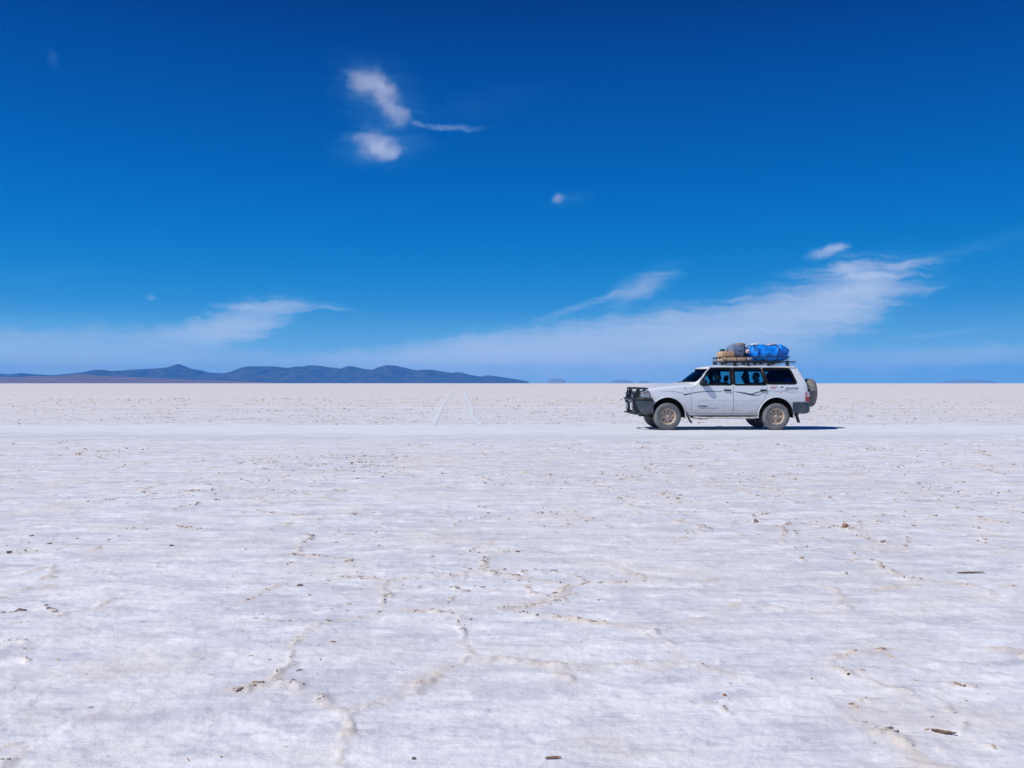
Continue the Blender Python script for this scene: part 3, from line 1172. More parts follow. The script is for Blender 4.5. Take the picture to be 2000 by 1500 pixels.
def prism_x(poly, x0, x1, mat=None):
    n = len(poly)
    m = MB()
    m.add([(x0, p[0], p[1]) for p in poly] + [(x1, p[0], p[1]) for p in poly],
          [tuple(range(n)), tuple(reversed(range(n, 2 * n)))] +
          [((i + 1) % n, i, i + n, (i + 1) % n + n) for i in range(n)])
    return m.build('cutter', mat, None, smooth=False)


def grow(poly, d):
    """offset a closed outline outward by d"""
    N = len(poly)
    area = sum(poly[i][0] * poly[(i + 1) % N][1] - poly[(i + 1) % N][0] * poly[i][1] for i in range(N))
    sgn = 1 if area > 0 else -1
    out = []
    for i in range(N):
        a = Vector(poly[i - 1]); p = Vector(poly[i]); b = Vector(poly[(i + 1) % N])
        e1 = (p - a); e2 = (b - p)
        if e1.length < 1e-6: e1 = e2
        if e2.length < 1e-6: e2 = e1
        e1.normalize(); e2.normalize()
        n1 = Vector((e1.y, -e1.x)) * sgn; n2 = Vector((e2.y, -e2.x)) * sgn
        m = (n1 + n2)
        if m.length < 1e-4: m = n1
        m.normalize()
        k = d / max(0.5, m.dot(n1))
        out.append(tuple(p + m * k))
    return out


def build_body():
    xs = list(np.linspace(-2.22, -1.88, 16)) + list(np.linspace(-1.85, -1.02, 26)) + list(np.linspace(-0.99, -0.22, 32)) \
        + list(np.linspace(-0.19, 1.97, 62)) + list(np.linspace(1.99, 2.425, 34))
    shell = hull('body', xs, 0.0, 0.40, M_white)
    xi = list(np.linspace(-1.00, -0.22, 22)) + list(np.linspace(-0.17, 1.95, 40)) + list(np.linspace(1.98, 2.33, 16))
    inner = hull('cutter', xi, 0.045, 0.60, M_inner)
    boolean(shell, inner); drop(inner)
    for cx in (-1.486, 1.486):
        for s in (-1, 1):
            m = MB()
            prof = [(cx + 0.482 * math.cos(2 * math.pi * i / 56), 0.385 + 0.508 * math.sin(2 * math.pi * i / 56)) for i in range(56)]
            c = prism_y(prof, s * 0.46, s * 1.3, mat=M_arch) if s > 0 else prism_y(prof, -1.3, -0.46, mat=M_arch)
            boolean(shell, c); drop(c)
    for poly in (WIN_F, WIN_R, WIN_Q):
        c = prism_y(poly, -1.2, 1.2, mat=M_black)
        boolean(shell, c); drop(c)
    c = prism_x(WS, -1.25, -0.20, M_black); boolean(shell, c); drop(c)
    c = prism_x(RW, 1.95, 2.7, M_black); boolean(shell, c); drop(c)
    for bx in (((-2.6, -1.885), (-1.2, 1.2), (0.2, 0.70)), ((2.33, 2.6), (-1.2, 1.2), (0.2, 0.752)), ((1.99, 2.6), (-1.2, 1.2), (0.2, 0.50))):
        m = MB().box([(q[0] + q[1]) / 2 for q in bx], [q[1] - q[0] for q in bx])
        c = m.build('cutter', M_under, smooth=False); boolean(shell, c); drop(c)
    # front recess for grille and lamps
    c = prism_x(round_poly([(-0.60, 0.83), (0.60, 0.83), (0.60, 1.045), (-0.60, 1.045)], 0.03), -2.6, -2.17, M_black)
    boolean(shell, c); drop(c)
    doors = []
    for poly in (DOOR_F, DOOR_R):
        d = shell.copy(); d.data = shell.data.copy(); COL.objects.link(d)
        c = prism_y(poly, -1.2, -0.62, mat=M_black)
        boolean(d, c, 'INTERSECT')
        drop(c)
        g = grow(poly, 0.007)
        for y0, y1 in ((-1.2, -0.62), (0.62, 1.2)):
            c = prism_y(g, y0, y1, mat=M_black)
            boolean(shell, c); drop(c)
        doors.append(d)
    return shell, doors


BODY, (D_F, D_R) = build_body()


def finish(o, name, parent):
    o.name = name
    o.parent = parent
    me = o.data
    me.polygons.foreach_set('use_smooth', [True] * len(me.polygons))
    me.set_sharp_from_angle(angle=R(32))
    return o


finish(BODY, 'body', CAR)


def mirrored(o, name, parent):
    me = o.data.copy()
    co = np.zeros(len(me.vertices) * 3)
    me.vertices.foreach_get('co', co)
    co = co.reshape(-1, 3); co[:, 1] *= -1
    me.vertices.foreach_set('co', co.ravel())
    me.flip_normals()
    q = bpy.data.objects.new(name, me); COL.objects.link(q)
    q.parent = parent
    return q


def side_fn(off, s=-1):
    return lambda x, z: (x, s * (W(x, z) + off), z)


def pane(poly, s):
    m = slab(grow(poly, 0.012), (), side_fn(-0.020, s), side_fn(-0.024, s), 0.10)
    return m


def frame_ring(poly, s, width=0.026, proud=0.004):
    o = resample(grow(poly, 0.024), 0.05)
    i = resample(grow(poly, -width), 0.05)
    return slab(o, (i,), side_fn(proud, s), side_fn(-0.03, s), 0.3)


def ribbon(path, widths, s=-1, off=0.0025, n=1):
    """a flat painted line following the body side: path in (x, z)"""
    pts = [Vector(p) for p in path]
    L = []; Rr = []
    for i, p in enumerate(pts):
        t = (pts[min(i + 1, len(pts) - 1)] - pts[max(i - 1, 0)]).normalized()
        nrm = Vector((-t.y, t.x))
        w = widths[i] / 2
        L.append(p + nrm * w); Rr.append(p - nrm * w)
    f = side_fn(off, s)
    m = MB()
    vs = [f(*p) for p in L] + [f(*p) for p in Rr]
    k = len(pts)
    m.add(vs, [(i, i + 1, k + i + 1, k + i) for i in range(k - 1)])
    return m


def curve2(pts, k=8):
    """Catmull-Rom through 2D points"""
    out = []
    P = [Vector(p) for p in pts]
    for i in range(len(P) - 1):
        a = P[max(i - 1, 0)]; b = P[i]; c = P[i + 1]; d = P[min(i + 2, len(P) - 1)]
        for q in range(k):
            t = q / k
            out.append(0.5 * ((2 * b) + (c - a) * t + (2 * a - 5 * b + 4 * c - d) * t * t + (3 * b - a - 3 * c + d) * t ** 3))
    out.append(P[-1])
    return [tuple(p) for p in out]


def taper(n, w0, w1, w2=None):
    w2 = w0 if w2 is None else w2
    return [w0 + (w1 - w0) * (i / (n / 2)) if i < n / 2 else w1 + (w2 - w1) * ((i - n / 2) / (n / 2)) for i in range(n)]


def text_mesh(body, size, x, z, s, parent, mat, name='lettering', slant=0.0, off=0.003, squash=1.0):
    cu = bpy.data.curves.new('t', 'FONT')
    cu.body = body
    cu.size = size
    cu.shear = slant
    cu.offset = 0.002
    o = bpy.data.objects.new('t', cu); COL.objects.link(o)
    dg = bpy.context.evaluated_depsgraph_get(); dg.update()
    me = bpy.data.meshes.new_from_object(o.evaluated_get(dg))
    bpy.data.objects.remove(o); bpy.data.curves.remove(cu)
    for v in me.vertices:
        u = v.co.x * squash; w = v.co.y
        if s < 0:
            X = x + u
        else:
            X = x - u
        v.co = (X, s * (W(X, z + w) + off), z + w)
    return link_mesh(name, me, mat, parent, smooth=False)


# ---- doors with their handles, panes, frames, lines and lettering
def dress_door(door, which, s):
    win = WIN_F if which == 'f' else WIN_R
    pane(win, s).build('window_pane', M_glass, door)
    frame_ring(win, s).build('window_frame', M_black, door)
    hx = (0.035, 0.232) if which == 'f' else (1.035, 1.215)
    m = MB()
    cx = (hx[0] + hx[1]) / 2; hw = hx[1] - hx[0]
    m.box((cx, s * (W(cx, 1.085) + 0.012), 1.085), (hw, 0.034, 0.046), 0.012)
    m.box((cx, s * (W(cx, 1.085) + 0.024), 1.093), (hw * 0.8, 0.026, 0.022), 0.008)
    m.build('handle', M_plastic, door)
    if which == 'f':
        # forked body line: long pointed tail on the wing, thin line to the handle
        a = curve2([(-1.01, 0.965), (-0.90, 0.990), (-0.70, 1.030), (-0.50, 1.050), (-0.25, 1.056), (0.0, 1.060)])
        a = [p for p in a if p[0] > -0.840]
        st = ribbon(a, taper(len(a), 0.022, 0.016, 0.012), s)
        st.build('stripe', M_decal, door)
        # broad maker's line low on the panel with a row of small type below it
        x0 = -0.675 if s < 0 else -0.675 + 0.26
        slab([(0.258, 1.240), (0.258, 1.690), (0.2945, 1.690), (0.2945, 1.240)], (), side_fn(0.003, s), side_fn(-0.02, s), 0.1).build('pillar_trim', M_black, door)
        text_mesh('CODEBA', 0.068, x0, 0.628, s, door, M_ink, squash=1.0)
        small = MB()
        r2 = random.Random(3)
        xx = -0.66
        while xx < -0.12:
            lw = r2.uniform(0.05, 0.11)
            zt = 0.590 + r2.choice([0.0, 0.0, 0.008])
            small.join(ribbon([(xx, zt), (xx + lw, zt)], [r2.uniform(0.012, 0.018)] * 2, s))
            xx += lw + r2.choice([0.014, 0.02])
        small.build('lettering', M_decalg, door)
        # mirror on its arm at the foot of the pillar
        m = MB()
        m.ellipsoid((-0.515, s * (W(-0.5, 1.24) + 0.082), 1.276), (0.088, 0.078, 0.080), 18, 12, power=0.7)
        m.box((-0.505, s * (W(-0.5, 1.2) + 0.025), 1.215), (0.06, 0.06, 0.045), 0.012)
        mr = m.build('mirror', M_mirror, door)
        tri = round_poly([(-0.590, 1.246), (-0.405, 1.246), (-0.405, 1.345), (-0.515, 1.370)], 0.01)
        slab(tri, (), side_fn(0.006, s), side_fn(-0.018, s), 0.2).build('corner_trim', M_plastic, door)
    else:
        g = MB()
        fill = [(0.33, 1.052), (0.55, 1.010), (0.70, 0.985), (0.84, 0.975), (0.70, 1.005), (0.60, 1.035)]
        a = curve2([(0.325, 1.050), (0.50, 1.018), (0.66, 0.985), (0.80, 0.975), (0.84, 0.985), (0.92, 1.020), (1.04, 1.048), (1.17, 1.066)])
        g.join(ribbon(a, taper(len(a), 0.010, 0.030, 0.014), s))
        b = curve2([(0.66, 0.985), (0.78, 0.958), (0.90, 0.948), (0.99, 0.962), (1.07, 0.995), (1.16, 1.030)])
        g.join(ribbon(b, taper(len(b), 0.026, 0.018, 0.006), s))
        g.build('stripe', M_decal, door)
        f2 = MB()
        f2.join(slab(fill, (), side_fn(0.0022, s), side_fn(0.0005, s), 0.08))
        f2.build('stripe_fill', M_decalg, door)


for which, base in (('f', D_F), ('r', D_R)):
    near = base
    far = mirrored(base, 'door', CAR)
    finish(near, 'door', CAR)
    far.data.polygons.foreach_set('use_smooth', [True] * len(far.data.polygons))
    far.data.set_sharp_from_angle(angle=R(32))
    dress_door(near, which, -1)
    dress_door(far, which, 1)

# ---- fixed glass
for s in (-1, 1):
    pane(WIN_Q, s).build('quarter_window', M_glass, CAR)
    frame_ring(WIN_Q, s, 0.034).build('window_frame', M_black, CAR)
    # black pillar covers between the windows
    p = [(0.300, 1.240), (0.300, 1.690), (0.343, 1.690), (0.343, 1.240)]
    slab(p, (), side_fn(0.003, s), side_fn(-0.02, s), 0.1).build('pillar_trim', M_black, CAR)


def top_fn(off, x_lo, dx):
    return lambda y, z: (ws_x(y, z) + off, y, z)


def ws_x(y, z):
    return -0.965 + 0.25 * (abs(y) / 0.78) ** 2 + (z - 1.300) / 0.80


slab(grow(WS, 0.012), (), lambda y, z: (ws_x(y, z) + 0.016, y, z), lambda y, z: (ws_x(y, z) + 0.021, y, z), 0.12).build('windscreen', M_wglass, CAR)
o_ = resample(grow(WS, 0.006), 0.06); i_ = resample(grow(WS, -0.022), 0.06)
slab(o_, (i_,), lambda y, z: (ws_x(y, z) - 0.003, y, z), lambda y, z: (ws_x(y, z) + 0.014, y, z), 0.5).build('windscreen_seal', M_black, CAR)
# sun strip along the head of the screen
strip_p = [(-0.60, 1.590), (0.60, 1.590), (0.63, 1.645), (-0.63, 1.645)]
rear_x = lambda y, z: 2.345 + 0.035 * (1 - (abs(y) / 0.8) ** 2) - (z - 1.27) / 1.78
slab(grow(RW, 0.012), (), lambda y, z: (rear_x(y, z) - 0.016, y, z), lambda y, z: (rear_x(y, z) - 0.021, y, z), 0.12).build('rear_window', M_glass, CAR)
# pale strip and papers behind the screen
M_visor = pbr('visor_grey', (0.42, 0.43, 0.47), 0.8)
for vy in (-0.36, 0.36):
    sh = MB().box((-0.40, vy, 1.575), (0.15, 0.46, 0.014), 0.004, rot=Matrix.Rotation(R(-30), 3, 'Y'))
    sh.build('sun_visor', M_visor, CAR)

# ---- dashboard, seats and steering wheel
d = MB()
d.box((-0.72, 0, 1.02), (0.50, 1.50, 0.40), 0.06)
d.box((-0.58, -0.38, 1.24), (0.22, 0.42, 0.07), 0.03)
d.build('dashboard', M_inner, CAR)
fl = MB().box((0.75, 0, 0.60), (3.0, 1.56, 0.06), 0.01)
fl.build('cabin_floor', M_inner, CAR)
hl = MB()
for y in (-1, 1):
    hl.tube([(-0.30, y * 0.68, 1.635), (0.3, y * 0.68, 1.655), (1.9, y * 0.68, 1.65)], 0.042, 8)
hl.box((0.85, 0, 1.715), (2.2, 1.30, 0.03), 0.01)
hl.build('headlining', M_inner, CAR)
sw = MB()
ring = []
for k in range(28):
    a = 2 * math.pi * k / 28
    ring.append(Vector((0.0, 0.185 * math.cos(a), 0.185 * math.sin(a))))
Rm = Matrix.Rotation(R(25), 3, 'Y')
sw.tube([Rm @ p + Vector((-0.40, -0.38, 1.20)) for p in ring], 0.014, 8, closed=True)
for a in (90, 210, 330):
    sw.tube([Vector((-0.40, -0.38, 1.20)), Rm @ Vector((0, 0.18 * math.cos(R(a)), 0.18 * math.sin(R(a)))) + Vector((-0.40, -0.38, 1.20))], 0.012, 8)
sw.tube([(-0.40, -0.38, 1.20), (-0.72, -0.38, 1.05)], 0.03, 10)
sw.build('steering_wheel', M_black, CAR)


def seat(x, y, w, headrests, lean=12, h=0.62, z0=0.88):
    m = MB()
    m.box((x - 0.20, y, z0 - 0.10), (0.52, w, 0.18), 0.05, rot=Matrix.Rotation(R(6), 3, 'Y'))
    Rt = Matrix.Rotation(R(lean), 3, 'Y')
    c = Vector((x + 0.08, y, z0 - 0.06)) + Rt @ Vector((0, 0, h / 2))
    m.box(c, (0.13, w, h), 0.055, rot=Rt, taper=0.92)
    st = m.build('seat', M_seat, CAR)
    for hy in headrests:
        hm = MB()
        c2 = Vector((x + 0.08, y + hy, z0 - 0.06)) + Rt @ Vector((-0.01, 0, h + 0.10))
        hm.box(c2, (0.09, 0.27, 0.18), 0.045, rot=Rt)
        c3 = Vector((x + 0.08, y + hy, z0 - 0.06)) + Rt @ Vector((0, 0, h))
        for q in (-0.06, 0.06):
            hm.tube([c3 + Vector((0, q, -0.03)), c2 + Vector((0, q, 0))], 0.008, 6)
        hm.build('headrest', M_seat, st)
    return st


seat(0.03, -0.40, 0.52, (0.0,), 12, 0.56, 0.82)
seat(0.03, 0.40, 0.52, (0.0,), 12, 0.56, 0.82)
seat(1.12, 0.0, 1.40, (-0.42, 0.42), 14, 0.50, 0.80)
seat(1.92, 0.10, 1.10, (0.32,), 10, 0.50, 0.80)

# ---- lines, lettering and stickers on the wing and the rear quarter
for s in (-1, 1):
    a = curve2([(-1.70, 1.055), (-1.50, 1.060), (-1.30, 1.050), (-1.15, 1.020), (-1.03, 0.985)])
    g = ribbon(a, taper(len(a), 0.004, 0.010, 0.006), s)
    g.build('pinstripe', M_decalg, BODY)
    b = curve2([(-1.06, 0.962), (-0.97, 0.975), (-0.90, 0.990), (-0.855, 1.000)])
    ribbon(b, taper(len(b), 0.030, 0.026, 0.022), s).build('stripe', M_decal, BODY)
    q = curve2([(1.25, 1.067), (1.5, 1.066), (1.75, 1.070), (1.90, 1.068), (2.03, 1.068)])
    m = ribbon(q, taper(len(q), 0.012, 0.010, 0.006), s)
    q = curve2([(1.70, 1.066), (1.80, 1.035), (1.89, 1.010), (1.96, 1.030), (2.06, 1.050)])
    m.join(ribbon(q, taper(len(q), 0.006, 0.008, 0.004), s))
    m.build('pinstripe', M_decalg, BODY)
    text_mesh('JONTAR', 0.078, 1.735 if s < 0 else 2.10, 1.108, s, BODY, M_ink, squash=1.18, slant=0.25)
    ln = ribbon([(1.675, 1.096), (1.78, 1.100)], [0.006, 0.010], s)
    ln.build('lettering_flourish', M_decalg, BODY)
    r = MB()
    r.join(slab([(1.305, 1.155), (1.32, 1.205), (1.525, 1.205), (1.49, 1.155)], (), side_fn(0.0028, s), side_fn(0.0008, s), 0.1))
    r.build('sticker', M_redink, BODY)
    r = ribbon([(1.33, 1.128), (1.46, 1.128)], [0.020, 0.018], s)
    r.build('sticker_line', M_decalg, BODY)
    an = [(1.565, 1.145), (1.60, 1.150), (1.615, 1.175), (1.64, 1.205), (1.655, 1.18), (1.668, 1.190), (1.665, 1.150), (1.64, 1.145), (1.62, 1.160), (1.60, 1.140)]
    slab(an, (), side_fn(0.0028, s), side_fn(0.0008, s), 0.1).build('emblem', M_ink, BODY)
    dd = [(1.47, 1.055), (1.55, 1.015), (1.62, 1.012), (1.68, 1.05), (1.58, 1.03)]
    slab(dd, (), side_fn(0.0024, s), side_fn(0.0008, s), 0.1).build('emblem', pbr('faded_red', lin(205, 178, 184), 0.5), BODY)
    # small round repeater on the wing
    rp = MB().ellipsoid((-1.02, s * (W(-1.02, 1.135) + 0.004), 1.135), (0.022, 0.012, 0.016), 12, 8)
    rp.build('side_repeater', M_amber, BODY)
    # flare lips around the wheel openings
    for cx in (-1.486, 1.486):
        fm = MB()
        N = 30
        pts = []
        for i in range(N + 1):
            a = R(-8 + 196 * i / N)
            px = cx + 0.492 * math.cos(a); pz = 0.385 + 0.518 * math.sin(a)
            pts.append((px, s * (W(px, max(pz, 0.45)) + 0.003), pz))
        fm.tube(pts, 0.015, 8)
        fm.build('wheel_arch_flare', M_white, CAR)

        # inner wheel housing
        wh = MB()
        K = 30
        vs = []
        for i in range(K + 1):
            a = R(-6 + 192 * i / K)
            for rr, yy in ((0.0, 0.44), (0.03, 0.44), (0.03, 0.86), (0.0, 0.86)):
                vs.append((cx + (0.484 + rr) * math.cos(a), s * yy, 0.385 + (0.510 + rr) * math.sin(a)))
        fs = []
        for i in range(K):
            for j in range(4):
                fs.append((i * 4 + j, i * 4 + (j + 1) % 4, (i + 1) * 4 + (j + 1) % 4, (i + 1) * 4 + j))
        fs += [(0, 1, 2, 3), (K * 4 + 3, K * 4 + 2, K * 4 + 1, K * 4)]
        wh.add(vs, fs)
        disc = [(cx + 0.51 * math.cos(R(-6 + 192 * i / K)), 0.385 + 0.535 * math.sin(R(-6 + 192 * i / K))) for i in range(K + 1)]
        wh.join(slab(disc, (), lambda u, v: (u, s * 0.455, v), lambda u, v: (u, s * 0.43, v), 0.4))
        wh.build('wheel_housing', M_arch, CAR)

# roof gutters
for s in (-1, 1):
    m = MB()
    pts = [(x, s * (W(x, 1.722) + 0.014), 1.722 + 0.012 * math.sin(x)) for x in np.linspace(-0.30, 2.02, 24)]
    pts = [(-0.64, s * (W(-0.64, 1.30) + 0.004), 1.29), (-0.48, s * (W(-0.48, 1.52) + 0.006), 1.53)] + pts
    m.tube(pts, 0.014, 8)
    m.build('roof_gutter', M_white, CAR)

# ---- wheels
def wheel(x, s, turn=0.0):
    y0 = s * 0.78
    z = 0.373
    c = (x, y0, z)
    hub = MB()
    hub.lathe_y([(q, s * v) for q, v in ((0.0005, -0.11), (0.165, -0.11), (0.168, 0.0), (0.150, 0.018), (0.0005, 0.020))], c, 32)
    w = hub.build('wheel', M_under, CAR)
    t = MB()
    half = 0.128
    pr = [(0.208, -0.105), (0.232, -0.122), (0.285, -half - 0.008), (0.325, -half), (0.350, -0.116), (0.368, -0.094), (0.374, -0.05), (0.376, 0.0),
          (0.374, 0.05), (0.368, 0.094), (0.350, 0.116), (0.325, half), (0.285, half + 0.008), (0.232, 0.122), (0.208, 0.105)]

    def tread(i, j):
        if j in (4, 10):
            return 0.006 if i % 2 == 0 else -0.006
        if j in (5, 9):
            return 0.003 if i % 2 == 0 else -0.008
        if j in (6, 8):
            return 0.0 if (i + 1) % 3 else -0.006
        return 0.0
    t.lathe_y(pr, c, 96, mod=tread)
    t.build('tyre', M_tyre, w, angle=50)
    # steel rim with a ring of round holes
    r = MB()
    o = s
    prof = [(0.212, 0.112), (0.222, 0.118), (0.224, 0.110), (0.206, 0.098), (0.196, 0.060), (0.190, 0.02), (0.186, -0.10), (0.200, -0.112), (0.214, -0.108), (0.178, -0.108), (0.180, 0.02), (0.190, 0.085)]
    r.lathe_y([(a, b * o) for a, b in prof], c, 56)
    outer = [(0.196 * math.cos(2 * math.pi * k / 56), 0.196 * math.sin(2 * math.pi * k / 56)) for k in range(56)]
    holes = []
    for k in range(8):
        a = 2 * math.pi * (k + 0.5) / 8 + turn
        hx, hz = 0.143 * math.cos(a), 0.143 * math.sin(a)
        holes.append([(hx + 0.019 * math.cos(2 * math.pi * q / 12), hz + 0.019 * math.sin(2 * math.pi * q / 12)) for q in range(12)])

    def dish(u, v):
        q = math.hypot(u, v)
        return float(np.interp(q, [0, 0.05, 0.075, 0.085, 0.115, 0.165, 0.196], [0.075, 0.075, 0.066, 0.050, 0.052, 0.066, 0.040]))
    r.join(slab(outer, holes, lambda u, v: (x + u, y0 + o * dish(u, v), z + v), lambda u, v: (x + u, y0 + o * (dish(u, v) - 0.008), z + v), 0.028))
    for k in range(6):
        a = 2 * math.pi * k / 6 + turn
        r.ellipsoid((x + 0.062 * math.cos(a), y0 + o * 0.078, z + 0.062 * math.sin(a)), (0.012, 0.012, 0.012), 8, 6)
    r.lathe_y([(0.0005, o * 0.07), (0.042, o * 0.07), (0.040, o * 0.105), (0.028, o * 0.118), (0.0005, o * 0.12)], c, 20)
    r.build('rim', M_rim, w, angle=30)
    return w


for x in (-1.486, 1.486):
    for s in (-1, 1):
        wheel(x, s, 0.2 if x < 0 else 0.0)

# ---- spare wheel on the back door
sp = MB()
prof = [(0.0005, 0.125), (0.18, 0.128), (0.30, 0.126), (0.362, 0.112), (0.392, 0.075), (0.400, 0.0), (0.394, -0.07), (0.370, -0.112), (0.31, -0.126), (0.2, -0.10), (0.0005, -0.10)]
sp.lathe_y(prof, (0, 0, 0), 64, mod=lambda i, j: (0.003 * math.sin(i * 1.7) + 0.004 * math.sin(i * 0.6)) if 2 < j < 8 else 0)
sp.v = [(2.72 + 0.0 + y, 0.06 + x, 1.008 + z) for x, y, z in sp.v]
spo = sp.build('spare_wheel', M_spare, CAR, angle=45)
bk = MB()
bk.lathe_y([(0.0005, -0.128), (0.30, -0.128), (0.345, -0.138), (0.345, -0.125), (0.0005, -0.11)], (0, 0, 0), 48)
bk.v = [(2.72 + y, 0.06 + x, 1.008 + z) for x, y, z in bk.v]
bk.box((2.52, 0.06, 1.0), (0.22, 0.30, 0.30), 0.02)
bk.box((2.50, 0.30, 0.98), (0.10, 0.25, 0.06), 0.01)
bk.build('carrier', M_black, spo)


# ---- bumpers and bull bar
def wrap(path, z_of, name, mat, parent, thick=0.03):
    """a band of sheet metal following a plan path, mirrored about the centre line: z_of(i) -> list of (dz, inset)"""
    full = path + [(x, -y) for x, y in reversed(path[:-1])]
    m = MB()
    N = len(full)
    rows = None
    vs = []
    for i, (x, y) in enumerate(full):
        a = Vector(full[max(i - 1, 0)]); b = Vector(full[min(i + 1, N - 1)])
        t = (b - a).normalized(); nrm = Vector((t.y, -t.x))
        c = Vector((x, y))
        if nrm.dot(c - Vector((0, 0))) > 0 and False:
            nrm = -nrm
        k = min(i, N - 1 - i)
        prof = z_of(k)
        rows = len(prof)
        for (z, ins) in prof:
            q = c + nrm * ins
            vs.append((q.x, q.y, z))
    fs = []
    for i in range(N - 1):
        for j in range(rows):
            a = i * rows + j; b = i * rows + (j + 1) % rows
            fs.append((a, b, b + rows, a + rows))
    fs.append(tuple(range(rows))); fs.append(tuple(reversed(range((N - 1) * rows, N * rows))))
    m.add(vs, fs)
    return m.build(name, mat, parent, angle=40)


fp = [(-1.875, -0.915), (-2.00, -0.922), (-2.10, -0.912), (-2.20, -0.880), (-2.28, -0.82), (-2.335, -0.74), (-2.37, -0.62), (-2.375, -0.42), (-2.38, -0.2), (-2.38, 0.0)]


def fz(i):
    zb = np.interp(i, [0, 2, 5, 9], [0.46, 0.42, 0.44, 0.46])
    q = float(np.interp(i, [0, 2, 4, 9], [0.02, 0.05, 0.11, 0.12]))
    return [(0.80, 0.0), (0.815, 0.03), (0.815, 0.14), (0.79, 0.18), (zb + 0.02, 0.20), (zb, q + 0.06), (zb, q + 0.02), (zb + 0.05, q), (0.60, q * 0.55), (0.72, q * 0.2)]


BUMP = wrap(fp, fz, 'front_bumper', M_steel, CAR)
rp_ = [(1.93, -0.915), (2.10, -0.918), (2.25, -0.91), (2.36, -0.88), (2.44, -0.81), (2.475, -0.68), (2.49, -0.4), (2.49, 0.0)]


def rz(i):
    zb = np.interp(i, [0, 2, 4, 7], [0.46, 0.44, 0.47, 0.48])
    return [(0.755, 0.0), (0.765, -0.03), (0.765, -0.13), (0.74, -0.15), (zb, -0.15), (zb, -0.05), (zb + 0.04, -0.01)]


wrap(rp_, rz, 'rear_bumper', M_steel, CAR)

bb = MB()
loop = []
top = [(-2.02, -0.80, 1.118), (-2.16, -0.79, 1.132), (-2.30, -0.74, 1.140), (-2.375, -0.62, 1.143), (-2.43, -0.36, 1.145), (-2.445, 0, 1.146)]
top = top + [(x, -y, z) for x, y, z in reversed(top[:-1])]
bb.tube(top, 0.030, 10)
mid = [(-1.90, -0.905, 0.835), (-2.10, -0.895, 0.845), (-2.28, -0.835, 0.850), (-2.42, -0.68, 0.850), (-2.51, -0.42, 0.845), (-2.54, 0, 0.842)]
mid = mid + [(x, -y, z) for x, y, z in reversed(mid[:-1])]
bb.tube(mid, 0.036, 10)
lowb = [(-2.22, -0.78, 0.435), (-2.40, -0.62, 0.445), (-2.51, -0.36, 0.47), (-2.53, 0, 0.475)]
lowb = lowb + [(x, -y, z) for x, y, z in reversed(lowb[:-1])]
bb.tube(lowb, 0.030, 10)
for s in (-1, 1):
    # flat upright plates either side of the grille
    pl = [(-2.43, 1.16), (-2.36, 1.14), (-2.42, 0.86), (-2.40, 0.46), (-2.50, 0.44), (-2.565, 0.60), (-2.575, 0.80), (-2.545, 0.95)]
    m = MB()
    n_ = len(pl)
    for yy in (0.66,):
        o0 = s * (yy - 0.022); o1 = s * (yy + 0.022)
        sh_ = 0.105
        m.add([(p[0] + sh_, o0, p[1]) for p in pl] + [(p[0] + sh_, o1, p[1]) for p in pl],
              [tuple(range(n_)), tuple(reversed(range(n_, 2 * n_)))] + [((i + 1) % n_, i, i + n_, (i + 1) % n_ + n_) for i in range(n_)])
    bb.join(m)
bb.tube([(-2.50, -0.36, 1.0), (-2.515, 0, 1.0), (-2.50, 0.36, 1.0)], 0.018, 8)
bb.tube([(-2.52, -0.15, 0.84), (-2.47, -0.15, 1.14)], 0.018, 8)
bb.tube([(-2.52, 0.15, 0.84), (-2.47, 0.15, 1.14)], 0.018, 8)
bb.v = [(x + 0.055 * min(1.0, max(0.0, (-x - 2.0) / 0.25)), y, z) for x, y, z in bb.v]
bb.build('bull_bar', M_plastic, CAR, angle=35)

